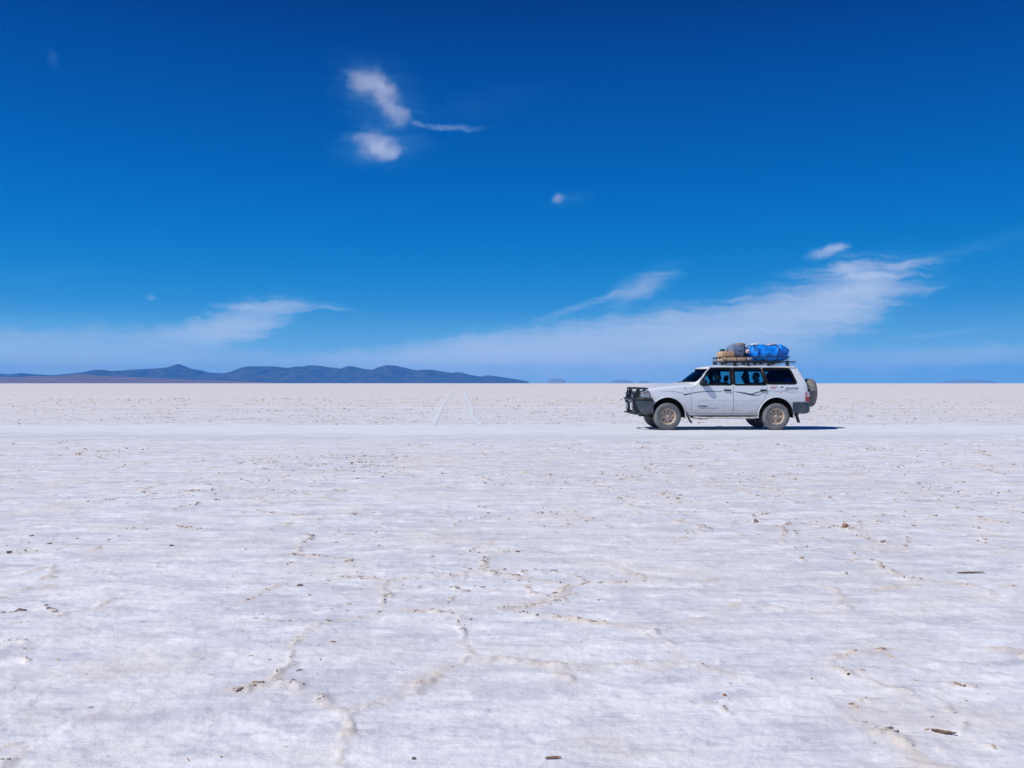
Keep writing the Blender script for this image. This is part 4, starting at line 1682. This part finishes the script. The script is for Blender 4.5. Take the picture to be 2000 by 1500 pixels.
# grille, headlamps, corner lamps
g = MB()
for k in range(5):
    zz = 0.845 + k * 0.042
    g.box((-2.19, 0, zz), (0.05, 1.04, 0.016), 0.004)
for yy in (-0.3, 0, 0.3):
    g.box((-2.185, yy, 0.935), (0.03, 0.02, 0.21), 0.004)
g.box((-2.205, 0, 1.045), (0.05, 1.12, 0.030), 0.008)
g.build('grille', M_silver, CAR)
for s in (-1, 1):
    # a lamp wrapping the corner of the nose: housing, bowl, lens and the white corner piece behind it
    lamp = round_poly([(-2.217, 0.862), (-2.217, 1.052), (-2.10, 1.075), (-2.005, 1.072), (-1.965, 0.96), (-1.955, 0.862)], [0.01, 0.01, 0.02, 0.03, 0.03, 0.02])
    hl_ = slab(lamp, (), side_fn(0.004, s), side_fn(-0.03, s), 0.03).build('headlight', M_refl, CAR, angle=30)
    slab(grow(lamp, -0.006), (), side_fn(0.016, s), side_fn(0.012, s), 0.03).build('lens', M_lens, hl_, angle=30)
    rim_ = resample(grow(lamp, 0.010), 0.03); ins_ = resample(grow(lamp, -0.008), 0.03)
    slab(rim_, (ins_,), side_fn(0.013, s), side_fn(-0.01, s), 0.2).build('bezel', M_plastic, hl_)
    fr_ = MB()
    fr_.box((-2.205, s * 0.615, 0.955), (0.05, 0.15, 0.185), 0.015)
    fr_.build('front_face', M_refl, hl_)
    bul = MB()
    bul.lathe_y([(0.0005, 0), (0.055, 0), (0.068, 0.03), (0.062, 0.035), (0.03, 0.02), (0.0005, 0.015)], (0, 0, 0), 20)
    bul.v = [(-2.225 - y * 0.6, s * 0.61 + x, 0.955 + z) for x, y, z in bul.v]
    bul.build('reflector_bowl', M_chrome, hl_)
    br_ = ribbon([(-2.15, 1.015), (-2.08, 1.020), (-2.02, 1.005)], [0.012, 0.030, 0.026], s, 0.008)
    br_.build('turn_bulb', M_amber, hl_)
    dk = ribbon([(-2.205, 1.00), (-2.12, 0.985), (-2.08, 1.035)], [0.03, 0.022, 0.012], s, 0.0075)
    dk.build('lamp_shade', M_plastic, hl_)
    corner = round_poly([(-1.945, 0.862), (-1.955, 0.96), (-1.992, 1.066), (-1.955, 1.045), (-1.905, 0.94), (-1.898, 0.862)], 0.01)
    slab(corner, (), side_fn(0.006, s), side_fn(-0.01, s), 0.03).build('corner_lamp', M_clear, CAR, angle=30)
    ribbon([(-2.19, 0.846), (-2.08, 0.846), (-1.93, 0.846)], [0.022, 0.024, 0.018], s, 0.012).build('lamp_trim', M_chrome, CAR)
    fo = MB()
    fo.box((-2.40, s * 0.50, 0.64), (0.09, 0.13, 0.20), 0.025)
    fo.build('fog_light', M_refl, CAR)
    # tail lamp
    for (z0, z1, mt, nm) in ((0.90, 1.045, M_clear, 'upper_lens'), (0.775, 0.898, M_red, 'lower_lens')):
        tb = MB()
        tb.box((2.372, s * 0.797, (z0 + z1) / 2), (0.085, 0.13, z1 - z0), 0.018)
        if nm == 'upper_lens':
            tl = tb.build('tail_lamp', mt, CAR)
        else:
            tb.build(nm, mt, tl)
    slab([(2.285, 0.775), (2.285, 0.905), (2.395, 0.905), (2.395, 0.775)], (), side_fn(0.010, s), side_fn(-0.02, s), 0.04).build('side_lens', M_red, tl)
    slab([(2.285, 0.908), (2.285, 1.02), (2.310, 1.045), (2.320, 1.045), (2.308, 0.908)], (), side_fn(0.010, s), side_fn(-0.02, s), 0.04).build('side_lens', M_red, tl)
    slab([(2.310, 0.908), (2.322, 1.045), (2.385, 1.045), (2.395, 0.908)], (), side_fn(0.010, s), side_fn(-0.02, s), 0.04).build('side_lens', M_clear, tl)
    # mud flaps, front and rear
    for x, z1, z0, lean in ((-0.985, 0.50, 0.19, 0.10), (2.02, 0.52, 0.20, 0.05)):
        mf = MB()
        pts = [(x, z1), (x + 0.03 + lean * 0.4, (z0 + z1) / 2), (x + 0.05 + lean, z0)]
        vs = []
        for (a, b) in pts:
            vs += [(a, s * 0.70, b), (a, s * 0.905, b), (a + 0.018, s * 0.905, b), (a + 0.018, s * 0.70, b)]
        fs = []
        for i in range(2):
            for j in range(4):
                fs.append((i * 4 + j, i * 4 + (j + 1) % 4, (i + 1) * 4 + (j + 1) % 4, (i + 1) * 4 + j))
        fs += [(0, 1, 2, 3), (11, 10, 9, 8)]
        mf.add(vs, fs)
        mf.build('mud_flap', M_plastic, CAR)
    # side step
    ss = MB()
    ss.tube([(-0.78, s * 0.80, 0.372), (-0.70, s * 0.875, 0.345), (-0.5, s * 0.905, 0.338), (0.2, s * 0.908, 0.338), (0.82, s * 0.905, 0.340), (0.95, s * 0.875, 0.345), (1.0, s * 0.80, 0.372)], 0.026, 10)
    so = ss.build('side_step', M_step, CAR)
    br = MB()
    for x in (-0.55, 0.15, 0.8):
        br.tube([(x, s * 0.90, 0.335), (x, s * 0.62, 0.40)], 0.016, 8)
    br.box((0.1, s * 0.80, 0.385), (1.75, 0.12, 0.020), 0.005)
    br.build('step_bracket', M_black, so)

# chassis, axles, exhaust
ch = MB()
for s in (-1, 1):
    ch.box((0.1, s * 0.42, 0.45), (4.3, 0.10, 0.14), 0.02)
ch.tube([(-1.486, -0.72, 0.372), (-1.486, 0.72, 0.372)], 0.055, 12)
ch.tube([(1.486, -0.72, 0.372), (1.486, 0.72, 0.372)], 0.055, 12)
ch.ellipsoid((1.486, 0.05, 0.372), (0.16, 0.17, 0.15), 16, 10)
ch.ellipsoid((-1.486, 0.30, 0.372), (0.15, 0.15, 0.14), 16, 10)
ch.tube([(-1.486, 0.30, 0.39), (0.0, 0.10, 0.47), (1.486, 0.05, 0.39)], 0.035, 10)
ch.box((0.1, 0.05, 0.50), (0.9, 0.5, 0.18), 0.05)
ch.box((1.9, 0.0, 0.50), (0.75, 0.8, 0.16), 0.05)
ch.box((-1.75, 0, 0.50), (0.7, 0.8, 0.12), 0.05)
ch.tube([(-0.8, -0.55, 0.36), (-0.55, -0.62, 0.31), (-0.35, -0.62, 0.315), (-0.2, -0.50, 0.38)], 0.03, 8)
ch.tube([(-1.0, -0.30, 0.42), (-0.5, -0.45, 0.36), (1.0, -0.40, 0.38), (2.2, -0.5, 0.42)], 0.03, 8)
ch.build('chassis', M_under, CAR)

# wipers, snorkel-less bonnet: wipers and aerial only
wp = MB()
wp.tube([(-0.96, -0.30, 1.312), (-0.74, -0.55, 1.345)], 0.009, 6)
wp.tube([(-0.99, 0.20, 1.305), (-0.88, -0.20, 1.33)], 0.009, 6)
wp.tube([(-1.03, -0.42, 1.275), (-0.93, -0.36, 1.312)], 0.010, 6)
wp.build('wiper', M_black, CAR)

# ---- roof rack
rk = MB()
yr = 0.60
zb_, zt_ = 1.878, 1.998
x0, x1 = 0.075, 1.985


def rrect(x0, x1, y, z, r=0.10):
    pts = []
    for cx, cy, a0 in ((x0 + r, -y + r, 180), (x1 - r, -y + r, 270), (x1 - r, y - r, 0), (x0 + r, y - r, 90)):
        for k in range(6):
            a = R(a0 + 90 * k / 5)
            pts.append((cx + r * math.cos(a), cy + r * math.sin(a), z))
    return pts


rk.tube(rrect(x0, x1, yr, zt_), 0.013, 8, closed=True)
rk.tube(rrect(x0, x1, yr, zb_), 0.015, 8, closed=True)
for x in np.linspace(x0 + 0.12, x1 - 0.12, 7):
    for s in (-1, 1):
        rk.tube([(x, s * yr, zb_), (x, s * yr, zt_)], 0.009, 6)
for y in (-0.35, 0, 0.35):
    rk.tube([(x0, y, zb_), (x0, y, zt_)], 0.009, 6)
    rk.tube([(x1, y, zb_), (x1, y, zt_)], 0.009, 6)
for x in np.linspace(x0 + 0.06, x1 - 0.06, 15):
    rk.tube([(x, -yr, zb_), (x, yr, zb_)], 0.010, 6)
for s in (-1, 1):
    rk.box((1.89, s * (yr + 0.01), 1.870), (0.43, 0.035, 0.030), 0.006)
    rk.box((1.10, s * 0.64, 1.826), (1.98, 0.020, 0.016), 0.004)
rack = rk.build('roof_rack', M_rack, CAR)
for x in (0.17, 0.405, 0.78, 1.00, 1.345, 1.50, 1.86):
    for s in (-1, 1):
        f = MB()
        if x in (0.405, 0.78, 1.345, 1.86):
            f.box((x, s * 0.655, 1.80), (0.085, 0.05, 0.13), 0.010)
            f.box((x + 0.02, s * 0.705, 1.755), (0.05, 0.07, 0.03), 0.006)
        else:
            f.box((x, s * 0.57, 1.845), (0.10, 0.05, 0.075), 0.010)
        f.build('rack_foot', M_rack, rack)


# ---------------------------------------------------------------- luggage on the rack (each a thing of its own, placed in the car's frame)
def on_car(x, y, z):
    return CAR.matrix_basis @ Vector((x, y, z))


def place(o, x, y, z, rz=0.0):
    o.location = on_car(x, y, z)
    o.rotation_euler = (0, 0, R(1.5) + rz)


def carton(sx, sy, sz, mat, label, at, rz=0.0, tape=True):
    m = MB().box((0, 0, sz / 2), (sx, sy, sz), 0.008)
    m.v = [(x + 0.006 * math.sin(y * 17 + z * 9), y + 0.006 * math.sin(x * 15 + z * 11), z) for x, y, z in m.v]
    o = m.build('cardboard_box', mat)
    tag(o, label, 'box', 'cartons on the roof rack')
    place(o, *at, rz)
    t = MB()
    if tape:
        t.box((0, 0, sz + 0.001), (sx * 0.99, 0.05, 0.003))
        t.box((sx * 0.502, 0, sz * 0.8), (0.003, 0.05, sz * 0.4))
        t.box((-sx * 0.502, 0, sz * 0.8), (0.003, 0.05, sz * 0.4))
        t.build('tape', M_tape, o, smooth=False)
        fl_ = MB()
        fl_.box((0, -sy * 0.25, sz + 0.004), (sx * 0.96, sy * 0.46, 0.004))
        fl_.box((0, sy * 0.25, sz + 0.004), (sx * 0.96, sy * 0.46, 0.004))
        fl_.build('flap', mat, o, smooth=False)
    return o


ZR = 1.893
carton(0.67, 0.62, 0.115, M_card2, 'wide flat pale carton lying lowest on the front of the roof rack', (0.425, -0.22, ZR))
carton(0.345, 0.52, 0.140, M_card, 'small pinkish tan carton on top of the flat carton at the front of the rack', (0.265, -0.24, ZR + 0.121), 0.03)


def bag_mesh(sx, sy, sz, seed, power=0.6, amp=0.05, nu=56, nv=32, flat=True):
    rs = random.Random(seed)
    ph = [rs.uniform(0, 6.28) for _ in range(12)]

    def f(p):
        a = math.atan2(p.y, p.x)
        k = 1 + amp * (math.sin(3 * a + ph[0] + p.z * 2) * 0.5 + math.sin(7 * a + ph[1] + p.z * 5) * 0.35 + math.sin(13 * a + ph[2] - p.z * 6) * 0.22
                       + math.sin(p.x * 11 + ph[3]) * 0.35 * (1 - abs(p.z)) + math.sin(p.x * 23 + p.z * 9 + ph[4]) * 0.18)
        return k
    m = MB().ellipsoid((0, 0, sz / 2), (sx / 2, sy / 2, sz / 2), nu, nv, f, power=power)
    if flat:
        m.v = [(x, y, max(z, 0.012)) for x, y, z in m.v]
    return m


gb = bag_mesh(0.48, 0.50, 0.34, 4, 0.5, 0.09)
gb.v = [(x, y, z * (1.0 + 0.10 * math.sin((x + 0.1) * 9) * (z > 0.2))) for x, y, z in gb.v]
go = gb.build('duffel_bag', M_greybag)
tag(go, 'grey blue canvas duffel bag with tan flap and dark strap behind the small carton', 'bag')
place(go, 0.55, -0.20, ZR + 0.124)
fl2 = bag_mesh(0.28, 0.36, 0.10, 9, 0.6, 0.05, 32, 16)
fl2.v = [(x + 0.11, y - 0.05, z + 0.285 - 0.12 * max(0, x - 0.05)) for x, y, z in fl2.v]
fl2.build('flap', M_tan, go)
sp2 = MB()
sp2.tube([(-0.02, -0.19, 0.25), (0.03, -0.20, 0.310), (0.09, -0.20, 0.325), (0.18, -0.20, 0.285), (0.245, -0.20, 0.235), (0.262, -0.16, 0.10), (0.25, -0.16, 0.02)], 0.019, 8)
sp2.tube([(-0.26, -0.10, 0.16), (-0.05, -0.25, 0.17), (0.12, -0.252, 0.16), (0.26, -0.12, 0.15)], 0.010, 8)
sp2.build('strap', M_rope, go)

tb_ = bag_mesh(1.25, 0.86, 0.455, 21, 0.50, 0.050, 120, 60)


def wrinkle(v):
    x, y, z = v
    k = 0.0
    for i, (fx, fz_, p_, a_) in enumerate(((9, 4, 0.3, 0.022), (17, -7, 1.9, 0.018), (26, 11, 4.0, 0.013), (39, -15, 2.2, 0.007))):
        k += a_ * (1.2 - 2.2 * abs(math.sin(0.5 * (fx * x + fz_ * z + p_ + 2 * math.sin(4 * x + i) + 1.5 * math.sin(5 * y + 2 * i)))))
    n = Vector((0, y, z - 0.24))
    if n.length > 1e-4:
        n.normalize()
    # ropes pull the cloth in
    pull = sum(0.020 * math.exp(-((x - c) / 0.022) ** 2) for c in (-0.36, -0.05, 0.27))
    end = 1 - 0.16 * smooth(np.array(x), -0.25, -0.62) * 0
    d = k - pull
    zz = z + n.z * d
    if x < -0.30:
        zz *= 1 - 0.20 * ((-0.30 - x) / 0.3)
    return (x, y + n.y * d, max(zz, 0.006))


tb_.v = [wrinkle(v) for v in tb_.v]
to = tb_.build('tarp_bundle', M_tarp, angle=60)
tag(to, 'large bright blue tarpaulin bundle roped over the rear of the roof rack', 'tarpaulin bundle')
place(to, 1.425, 0.0, ZR)
ro = MB()
for c in (-0.36, -0.05, 0.27):
    pts = []
    for k in range(25):
        a = R(-20 + 220 * k / 24)
        sg = lambda q, p_: math.copysign(abs(q) ** p_, q)
        pts.append((c + 0.02 * math.sin(k * 0.7), 0.418 * sg(math.cos(a), 0.55), 0.238 + 0.224 * sg(math.sin(a), 0.55)))
    ro.tube(pts, 0.012, 6)
ro.tube([(-0.5, -0.40, 0.13), (-0.2, -0.425, 0.20), (0.2, -0.425, 0.12), (0.52, -0.38, 0.22)], 0.007, 6)
ro.build('rope', M_rope, to)
pt = MB().box((-0.555, -0.30, 0.255), (0.10, 0.10, 0.11), 0.03)
wb = bag_mesh(0.20, 0.24, 0.075, 31, 0.8, 0.12, 24, 12)
wo = wb.build('plastic_bag', M_whitebag)
tag(wo, 'crumpled white plastic bag tucked on top of the blue bundle, towards its front', 'plastic bag')
place(wo, 1.13, -0.10, ZR + 0.430)
pb = bag_mesh(0.17, 0.16, 0.06, 33, 0.8, 0.25, 24, 12)
po = pb.build('cloth_scrap', M_pink)
tag(po, 'small pinkish cloth scrap lying on the blue bundle behind the white bag', 'cloth')
place(po, 1.60, -0.10, ZR + 0.436)
pk = bag_mesh(0.11, 0.18, 0.12, 35, 0.7, 0.10, 24, 14)
pko = pk.build('cloth_bundle', M_pink)
tag(pko, 'small pale pink bundle wedged between duffel bag and front end of the blue bundle', 'cloth')
place(pko, 0.835, -0.40, ZR + 0.205)
lb = bag_mesh(0.20, 0.34, 0.12, 36, 0.6, 0.06, 24, 14)
lbo = lb.build('sack', pbr('pale_sack', lin(176, 172, 180), 0.9, vary=0.2, bump=0.004, bscale=20))
tag(lbo, 'pale grey sack lying on the rack under the front end of the blue bundle', 'sack')
place(lbo, 0.868, -0.36, ZR)
gr = MB()
gr.lathe_y([(0.0005, 0), (0.034, 0), (0.036, 0.01), (0.036, 0.14), (0.014, 0.17), (0.014, 0.20), (0.0005, 0.20)], (0, 0, 0), 18)
gr.v = [(x, y, z + 0.036) for x, y, z in gr.v]
gro = gr.build('bottle', M_green)
tag(gro, 'small dark green bottle lying on the front carton of the rack', 'bottle')
place(gro, 0.19, -0.36, ZR + 0.270, R(20))


# ---------------------------------------------------------------- people in the car
def skin_body(name, joints, edges, mat, parent, sub=2):
    me = bpy.data.meshes.new(name)
    names = list(joints)
    me.from_pydata([joints[k][0] for k in names], [(names.index(a), names.index(b)) for a, b in edges], [])
    o = bpy.data.objects.new(name, me); COL.objects.link(o)
    md = o.modifiers.new('skin', 'SKIN')
    md.use_smooth_shade = True
    for i, k in enumerate(names):
        r = joints[k][1]
        me.skin_vertices[0].data[i].radius = r if isinstance(r, tuple) else (r, r)
    me.skin_vertices[0].data[0].use_root = True
    sm = o.modifiers.new('sub', 'SUBSURF'); sm.levels = sub; sm.render_levels = sub
    dg = bpy.context.evaluated_depsgraph_get(); dg.update()
    out = bpy.data.meshes.new_from_object(o.evaluated_get(dg))
    bpy.data.objects.remove(o); bpy.data.meshes.remove(me)
    return link_mesh(name, out, mat, parent, smooth=True, angle=180)


def person(label, x, y, z, shirt, skin, driver=False, yaw=0.0, lean=0.0, hat=False):
    """seated figure facing -x; origin at the seat under the hips"""
    root = empty('person', (0, 0, 0))
    tag(root, label, 'person', 'people riding in the car')
    place(root, x, y, z, yaw)
    L = lean
    J = {
        'pelvis': ((0, 0, 0.10), (0.15, 0.12)),
        'waist': ((0.02 - L * 0.2, 0, 0.26), (0.13, 0.11)),
        'chest': ((0.03 - L * 0.6, 0, 0.43), (0.155, 0.12)),
        'neckb': ((0.02 - L * 0.9, 0, 0.565), (0.075, 0.07)),
        'neck': ((-0.005 - L, 0, 0.625), (0.055, 0.058)),
        'jaw': ((-0.035 - L, 0, 0.695), (0.068, 0.085)),
        'head': ((-0.030 - L, 0, 0.775), (0.078, 0.100)),
        'crown': ((-0.020 - L, 0, 0.845), (0.055, 0.072)),
    }
    E = [('pelvis', 'waist'), ('waist', 'chest'), ('chest', 'neckb'), ('neckb', 'neck'), ('neck', 'jaw'), ('jaw', 'head'), ('head', 'crown')]
    hands = {}
    for s, n in ((-1, 'l'), (1, 'r')):
        J['hip' + n] = ((-0.06, s * 0.10, 0.09), 0.095)
        J['knee' + n] = ((-0.44, s * 0.13, 0.13), 0.068)
        J['ankle' + n] = ((-0.52, s * 0.13, -0.20), 0.045)
        J['toe' + n] = ((-0.68, s * 0.14, -0.24), 0.036)
        J['sh' + n] = ((0.03 - L * 0.8, s * 0.175, 0.52), 0.068)
        if driver:
            J['el' + n] = ((-0.13, s * 0.25, 0.33), 0.046)
            J['wr' + n] = ((-0.34, s * 0.19, 0.40), 0.030)
        else:
            J['el' + n] = ((-0.06, s * 0.25, 0.29), 0.046)
            J['wr' + n] = ((-0.27, s * 0.14, 0.22), 0.030)
        E += [('pelvis', 'hip' + n), ('hip' + n, 'knee' + n), ('knee' + n, 'ankle' + n), ('ankle' + n, 'toe' + n),
              ('chest', 'sh' + n), ('sh' + n, 'el' + n), ('el' + n, 'wr' + n)]
        w = Vector(J['wr' + n][0])
        J['palm' + n] = (tuple(w + Vector((-0.06, -s * 0.01, 0.005))), (0.030, 0.016))
        E.append(('wr' + n, 'palm' + n))
    body = skin_body('body', J, E, skin, root)
    # hands: five separate curled fingers rooted in the palm, joined into the body mesh
    m = MB()
    m.v = [tuple(v.co) for v in body.data.vertices]
    m.f = [tuple(p.vertices) for p in body.data.polygons]
    m.mi = [0] * len(m.f)
    for s, n in ((-1, 'l'), (1, 'r')):
        p = Vector(J['palm' + n][0])
        for k, ln in enumerate((0.068, 0.076, 0.071, 0.056)):
            y = p.y + (k - 1.5) * 0.019
            a = Vector((p.x - 0.010, y, p.z + 0.004))
            m.tube([a, a + Vector((-ln * 0.5, 0, 0.004)), a + Vector((-ln * 0.82, 0, -0.016)), a + Vector((-ln * 0.86, 0, -0.036))], 0.009, 8,
                   radii=[0.0095, 0.009, 0.0085, 0.007])
        a = p + Vector((0.012, -s * 0.026, 0.0))
        m.tube([a, a + Vector((-0.025, -s * 0.020, 0.0)), a + Vector((-0.052, -s * 0.022, -0.006))], 0.010, 8, radii=[0.012, 0.011, 0.008])
    # nose, ears, eye sockets and lips on the head
    hx = -0.030 - L
    m.ellipsoid((hx - 0.100, 0, 0.752), (0.020, 0.014, 0.022), 12, 8)
    for s in (-1, 1):
        m.ellipsoid((hx + 0.010, s * 0.080, 0.755), (0.018, 0.009, 0.030), 10, 8)
        m.ellipsoid((hx - 0.088, s * 0.032, 0.782), (0.010, 0.014, 0.008), 10, 6)
    m.ellipsoid((hx - 0.090, 0, 0.712), (0.010, 0.024, 0.008), 10, 6)
    old = body.data
    nb = m.build('body', skin, root, angle=180, fix=False)
    bpy.data.objects.remove(body); bpy.data.meshes.remove(old)
    # hair cap
    h = MB()
    h.ellipsoid((hx + 0.012, 0, 0.800), (0.106, 0.088, 0.094), 24, 16, lambda p: 1.0 if not (p.x < -0.35 and p.z < 0.35) else 0.80)
    h.v = [(a, b, max(c, 0.742 if a > hx - 0.02 else 0.80)) for a, b, c in h.v]
    hair = h.build('hair', M_hair, root, angle=180)
    if hat:
        hb = MB()
        hb.lathe_y([(0.0005, 0.11), (0.07, 0.10), (0.098, 0.05), (0.103, 0.0), (0.15, -0.005), (0.15, 0.002), (0.0005, 0.02)], (0, 0, 0), 28)
        hb.v = [(hx + 0.005 + a, c, 0.825 + b) for a, b, c in hb.v]
        hb.build('hat', M_shirtd, root, angle=60)
    # jacket or shirt and trousers follow the body
    JS = {k: (J[k][0], tuple(q + 0.014 for q in (J[k][1] if isinstance(J[k][1], tuple) else (J[k][1],) * 2)))
          for k in ('waist', 'chest', 'neckb', 'shl', 'shr', 'ell', 'elr', 'wrl', 'wrr')}
    JS['hem'] = ((0, 0, 0.12), (0.165, 0.135))
    JS['neckb'] = (J['neckb'][0], (0.085, 0.078))
    JS = {'hem': JS.pop('hem'), **JS}
    skin_body('shirt', JS, [('hem', 'waist'), ('waist', 'chest'), ('chest', 'neckb'), ('chest', 'shl'), ('chest', 'shr'), ('shl', 'ell'), ('shr', 'elr'), ('ell', 'wrl'), ('elr', 'wrr')], shirt, root)
    JT = {k: (J[k][0], tuple(q + 0.014 for q in (J[k][1] if isinstance(J[k][1], tuple) else (J[k][1],) * 2)))
          for k in ('pelvis', 'hipl', 'hipr', 'kneel', 'kneer', 'anklel', 'ankler')}
    skin_body('trousers', JT, [('pelvis', 'hipl'), ('pelvis', 'hipr'), ('hipl', 'kneel'), ('hipr', 'kneer'), ('kneel', 'anklel'), ('kneer', 'ankler')], M_trous, root)
    return root


person('driver in a grey shirt seated at the steering wheel by the nearer front window', 0.03, -0.40, 0.74, M_shirtg, M_skin2, True, 0.0, 0.03)
person('passenger in a dark jacket in the front seat beside the driver', 0.06, 0.40, 0.75, M_shirtd, M_skin, False, 0.0, 0.03, False)
person('passenger in a green grey shirt looking out by the rear door window', 1.08, -0.44, 0.69, M_shirtt, M_skin2, False, R(12), 0.0)
person('passenger in a dark jacket on the far side of the rear bench', 1.02, 0.42, 0.69, M_shirtd, M_skin, False, 0.0, -0.01)

# luggage behind the rear bench
pack = bag_mesh(0.40, 0.60, 0.98, 51, 0.6, 0.05)
pko2 = pack.build('backpack', M_pack)
tag(pko2, 'tall black backpack standing behind the rear bench inside the car', 'backpack')
place(pko2, 1.70, 0.10, 0.64)
st2 = MB()
st2.tube([(-0.10, -0.31, 0.80), (-0.08, -0.325, 0.45), (-0.10, -0.31, 0.10)], 0.014, 8)
st2.build('strap', M_rope, pko2)
bl = bag_mesh(0.30, 0.44, 0.52, 53, 0.7, 0.06)
blo = bl.build('stuff_sack', M_bluebag)
tag(blo, 'bright blue stuff sack at the rear side window inside the car', 'bag')
place(blo, 1.93, -0.42, 0.905)
bl2 = MB()
bl2.tube([(-0.04, 0, 0.515), (0, 0, 0.56), (0.04, 0, 0.515)], 0.010, 8)
bl2.build('cord', M_rope, blo)


# ---------------------------------------------------------------- bits lying on the salt
def ground_z(x, y):
    h, _ = salt_height(np.array([x]), np.array([y]))
    return float(h[0])


def stick(name, label, x, y, L, r, rz, bend, mat, seed, cat='stick'):
    rs = random.Random(seed)
    pts = []; rad = []
    N = 14
    for i in range(N + 1):
        t = i / N
        pts.append(((t - 0.5) * L, bend * math.sin(t * math.pi) + rs.uniform(-1, 1) * r * 0.35, r * 0.7 + rs.uniform(-1, 1) * r * 0.2))
        rad.append(r * (0.55 + 0.6 * math.sin(math.pi * min(1, 0.15 + t * 0.8))) * rs.uniform(0.85, 1.1))
    m = MB().tube(pts, r, 9, radii=rad)
    o = m.build(name, mat, angle=60)
    o.location = (x, y, ground_z(x, y) + 0.003)
    o.rotation_euler = (0, 0, rz)
    tag(o, label, cat)
    return o


def at_px(px, py):
    d = 1750.0 * CAM_H / (py - 748.3)
    return ((px - 1000.0) / 1750.0 * d, d)


x, y = at_px(1843, 1428)
stick('wood_splinter', 'short brown wood splinter lying on the salt in the near right corner', x, y, 0.082, 0.0048, R(-25), -0.006, M_wood, 3)
x, y = at_px(1897, 1119)
stick('twig', 'long thin dark twig lying flat on the salt at the right edge', x, y, 0.185, 0.0050, R(3), 0.004, M_wood, 5)
x, y = at_px(1081, 1481)
stick('wood_chip', 'small reddish wood chip on the salt at the bottom middle', x, y, 0.055, 0.0040, R(5), 0.003, M_clod, 8)


M_greyclod = pbr('grey_clod', lin(124, 112, 106), 0.95, vary=0.4, vscale=30, bump=0.006, bscale=50)


def clod(label, px, py, size, seed, mat=M_clod):
    rs = random.Random(seed)
    ph = [rs.uniform(0, 6) for _ in range(6)]
    f = lambda p: 1 + 0.16 * math.sin(4 * p.x + ph[0]) * math.sin(5 * p.y + ph[1]) + 0.12 * math.sin(9 * p.z + 6 * p.x + ph[2]) + 0.08 * math.sin(15 * p.y + ph[3])
    m = MB().ellipsoid((0, 0, size * 0.18), (size * 0.5, size * 0.42, size * 0.36), 24, 14, f)
    o = m.build('dirt_clod', mat, angle=50)
    x, y = at_px(px, py)
    o.location = (x, y, ground_z(x, y))
    o.rotation_euler = (0, 0, rs.uniform(0, 6))
    tag(o, label, 'dirt clod', 'dirt clods on the salt')
    return o


clod('brown dirt clod sitting alone on the salt below the car', 1651, 1029, 0.062, 2)
clod('dark dirt clod beside a pale crack right of the middle', 1477, 1018, 0.042, 4, M_greyclod)
clod('dark grey dirt clod at the lower edge of the picture left of the wood chip', 808, 1478, 0.014, 6, M_greyclod)
clod('small brown dirt clod near the lower right, level with the splinter', 1415, 1356, 0.016, 9)

# ---------------------------------------------------------------- haze
def build_haze():
    m = bpy.data.materials.new('haze_air')
    m.use_nodes = True
    n = NT(m.node_tree)
    out = n.n('ShaderNodeOutputMaterial')
    v = n.n('ShaderNodeVolumePrincipled')
    v.inputs['Color'].default_value = (0.05, 0.39, 1.0, 1)
    v.inputs['Density'].default_value = 4.1e-5
    v.inputs['Anisotropy'].default_value = 0.0
    n.t.links.new(v.outputs[0], out.inputs['Volume'])
    b = MB().box((0, 0, 0), (1, 1, 1))
    o = b.build('haze', m, smooth=False)
    o.scale = (40000, 40000, 372)
    o.location = (0, 0, 372 / 2 - 8.0)
    tag(o, 'thin blue air over the whole salt flat', 'haze', kind='stuff')


build_haze()
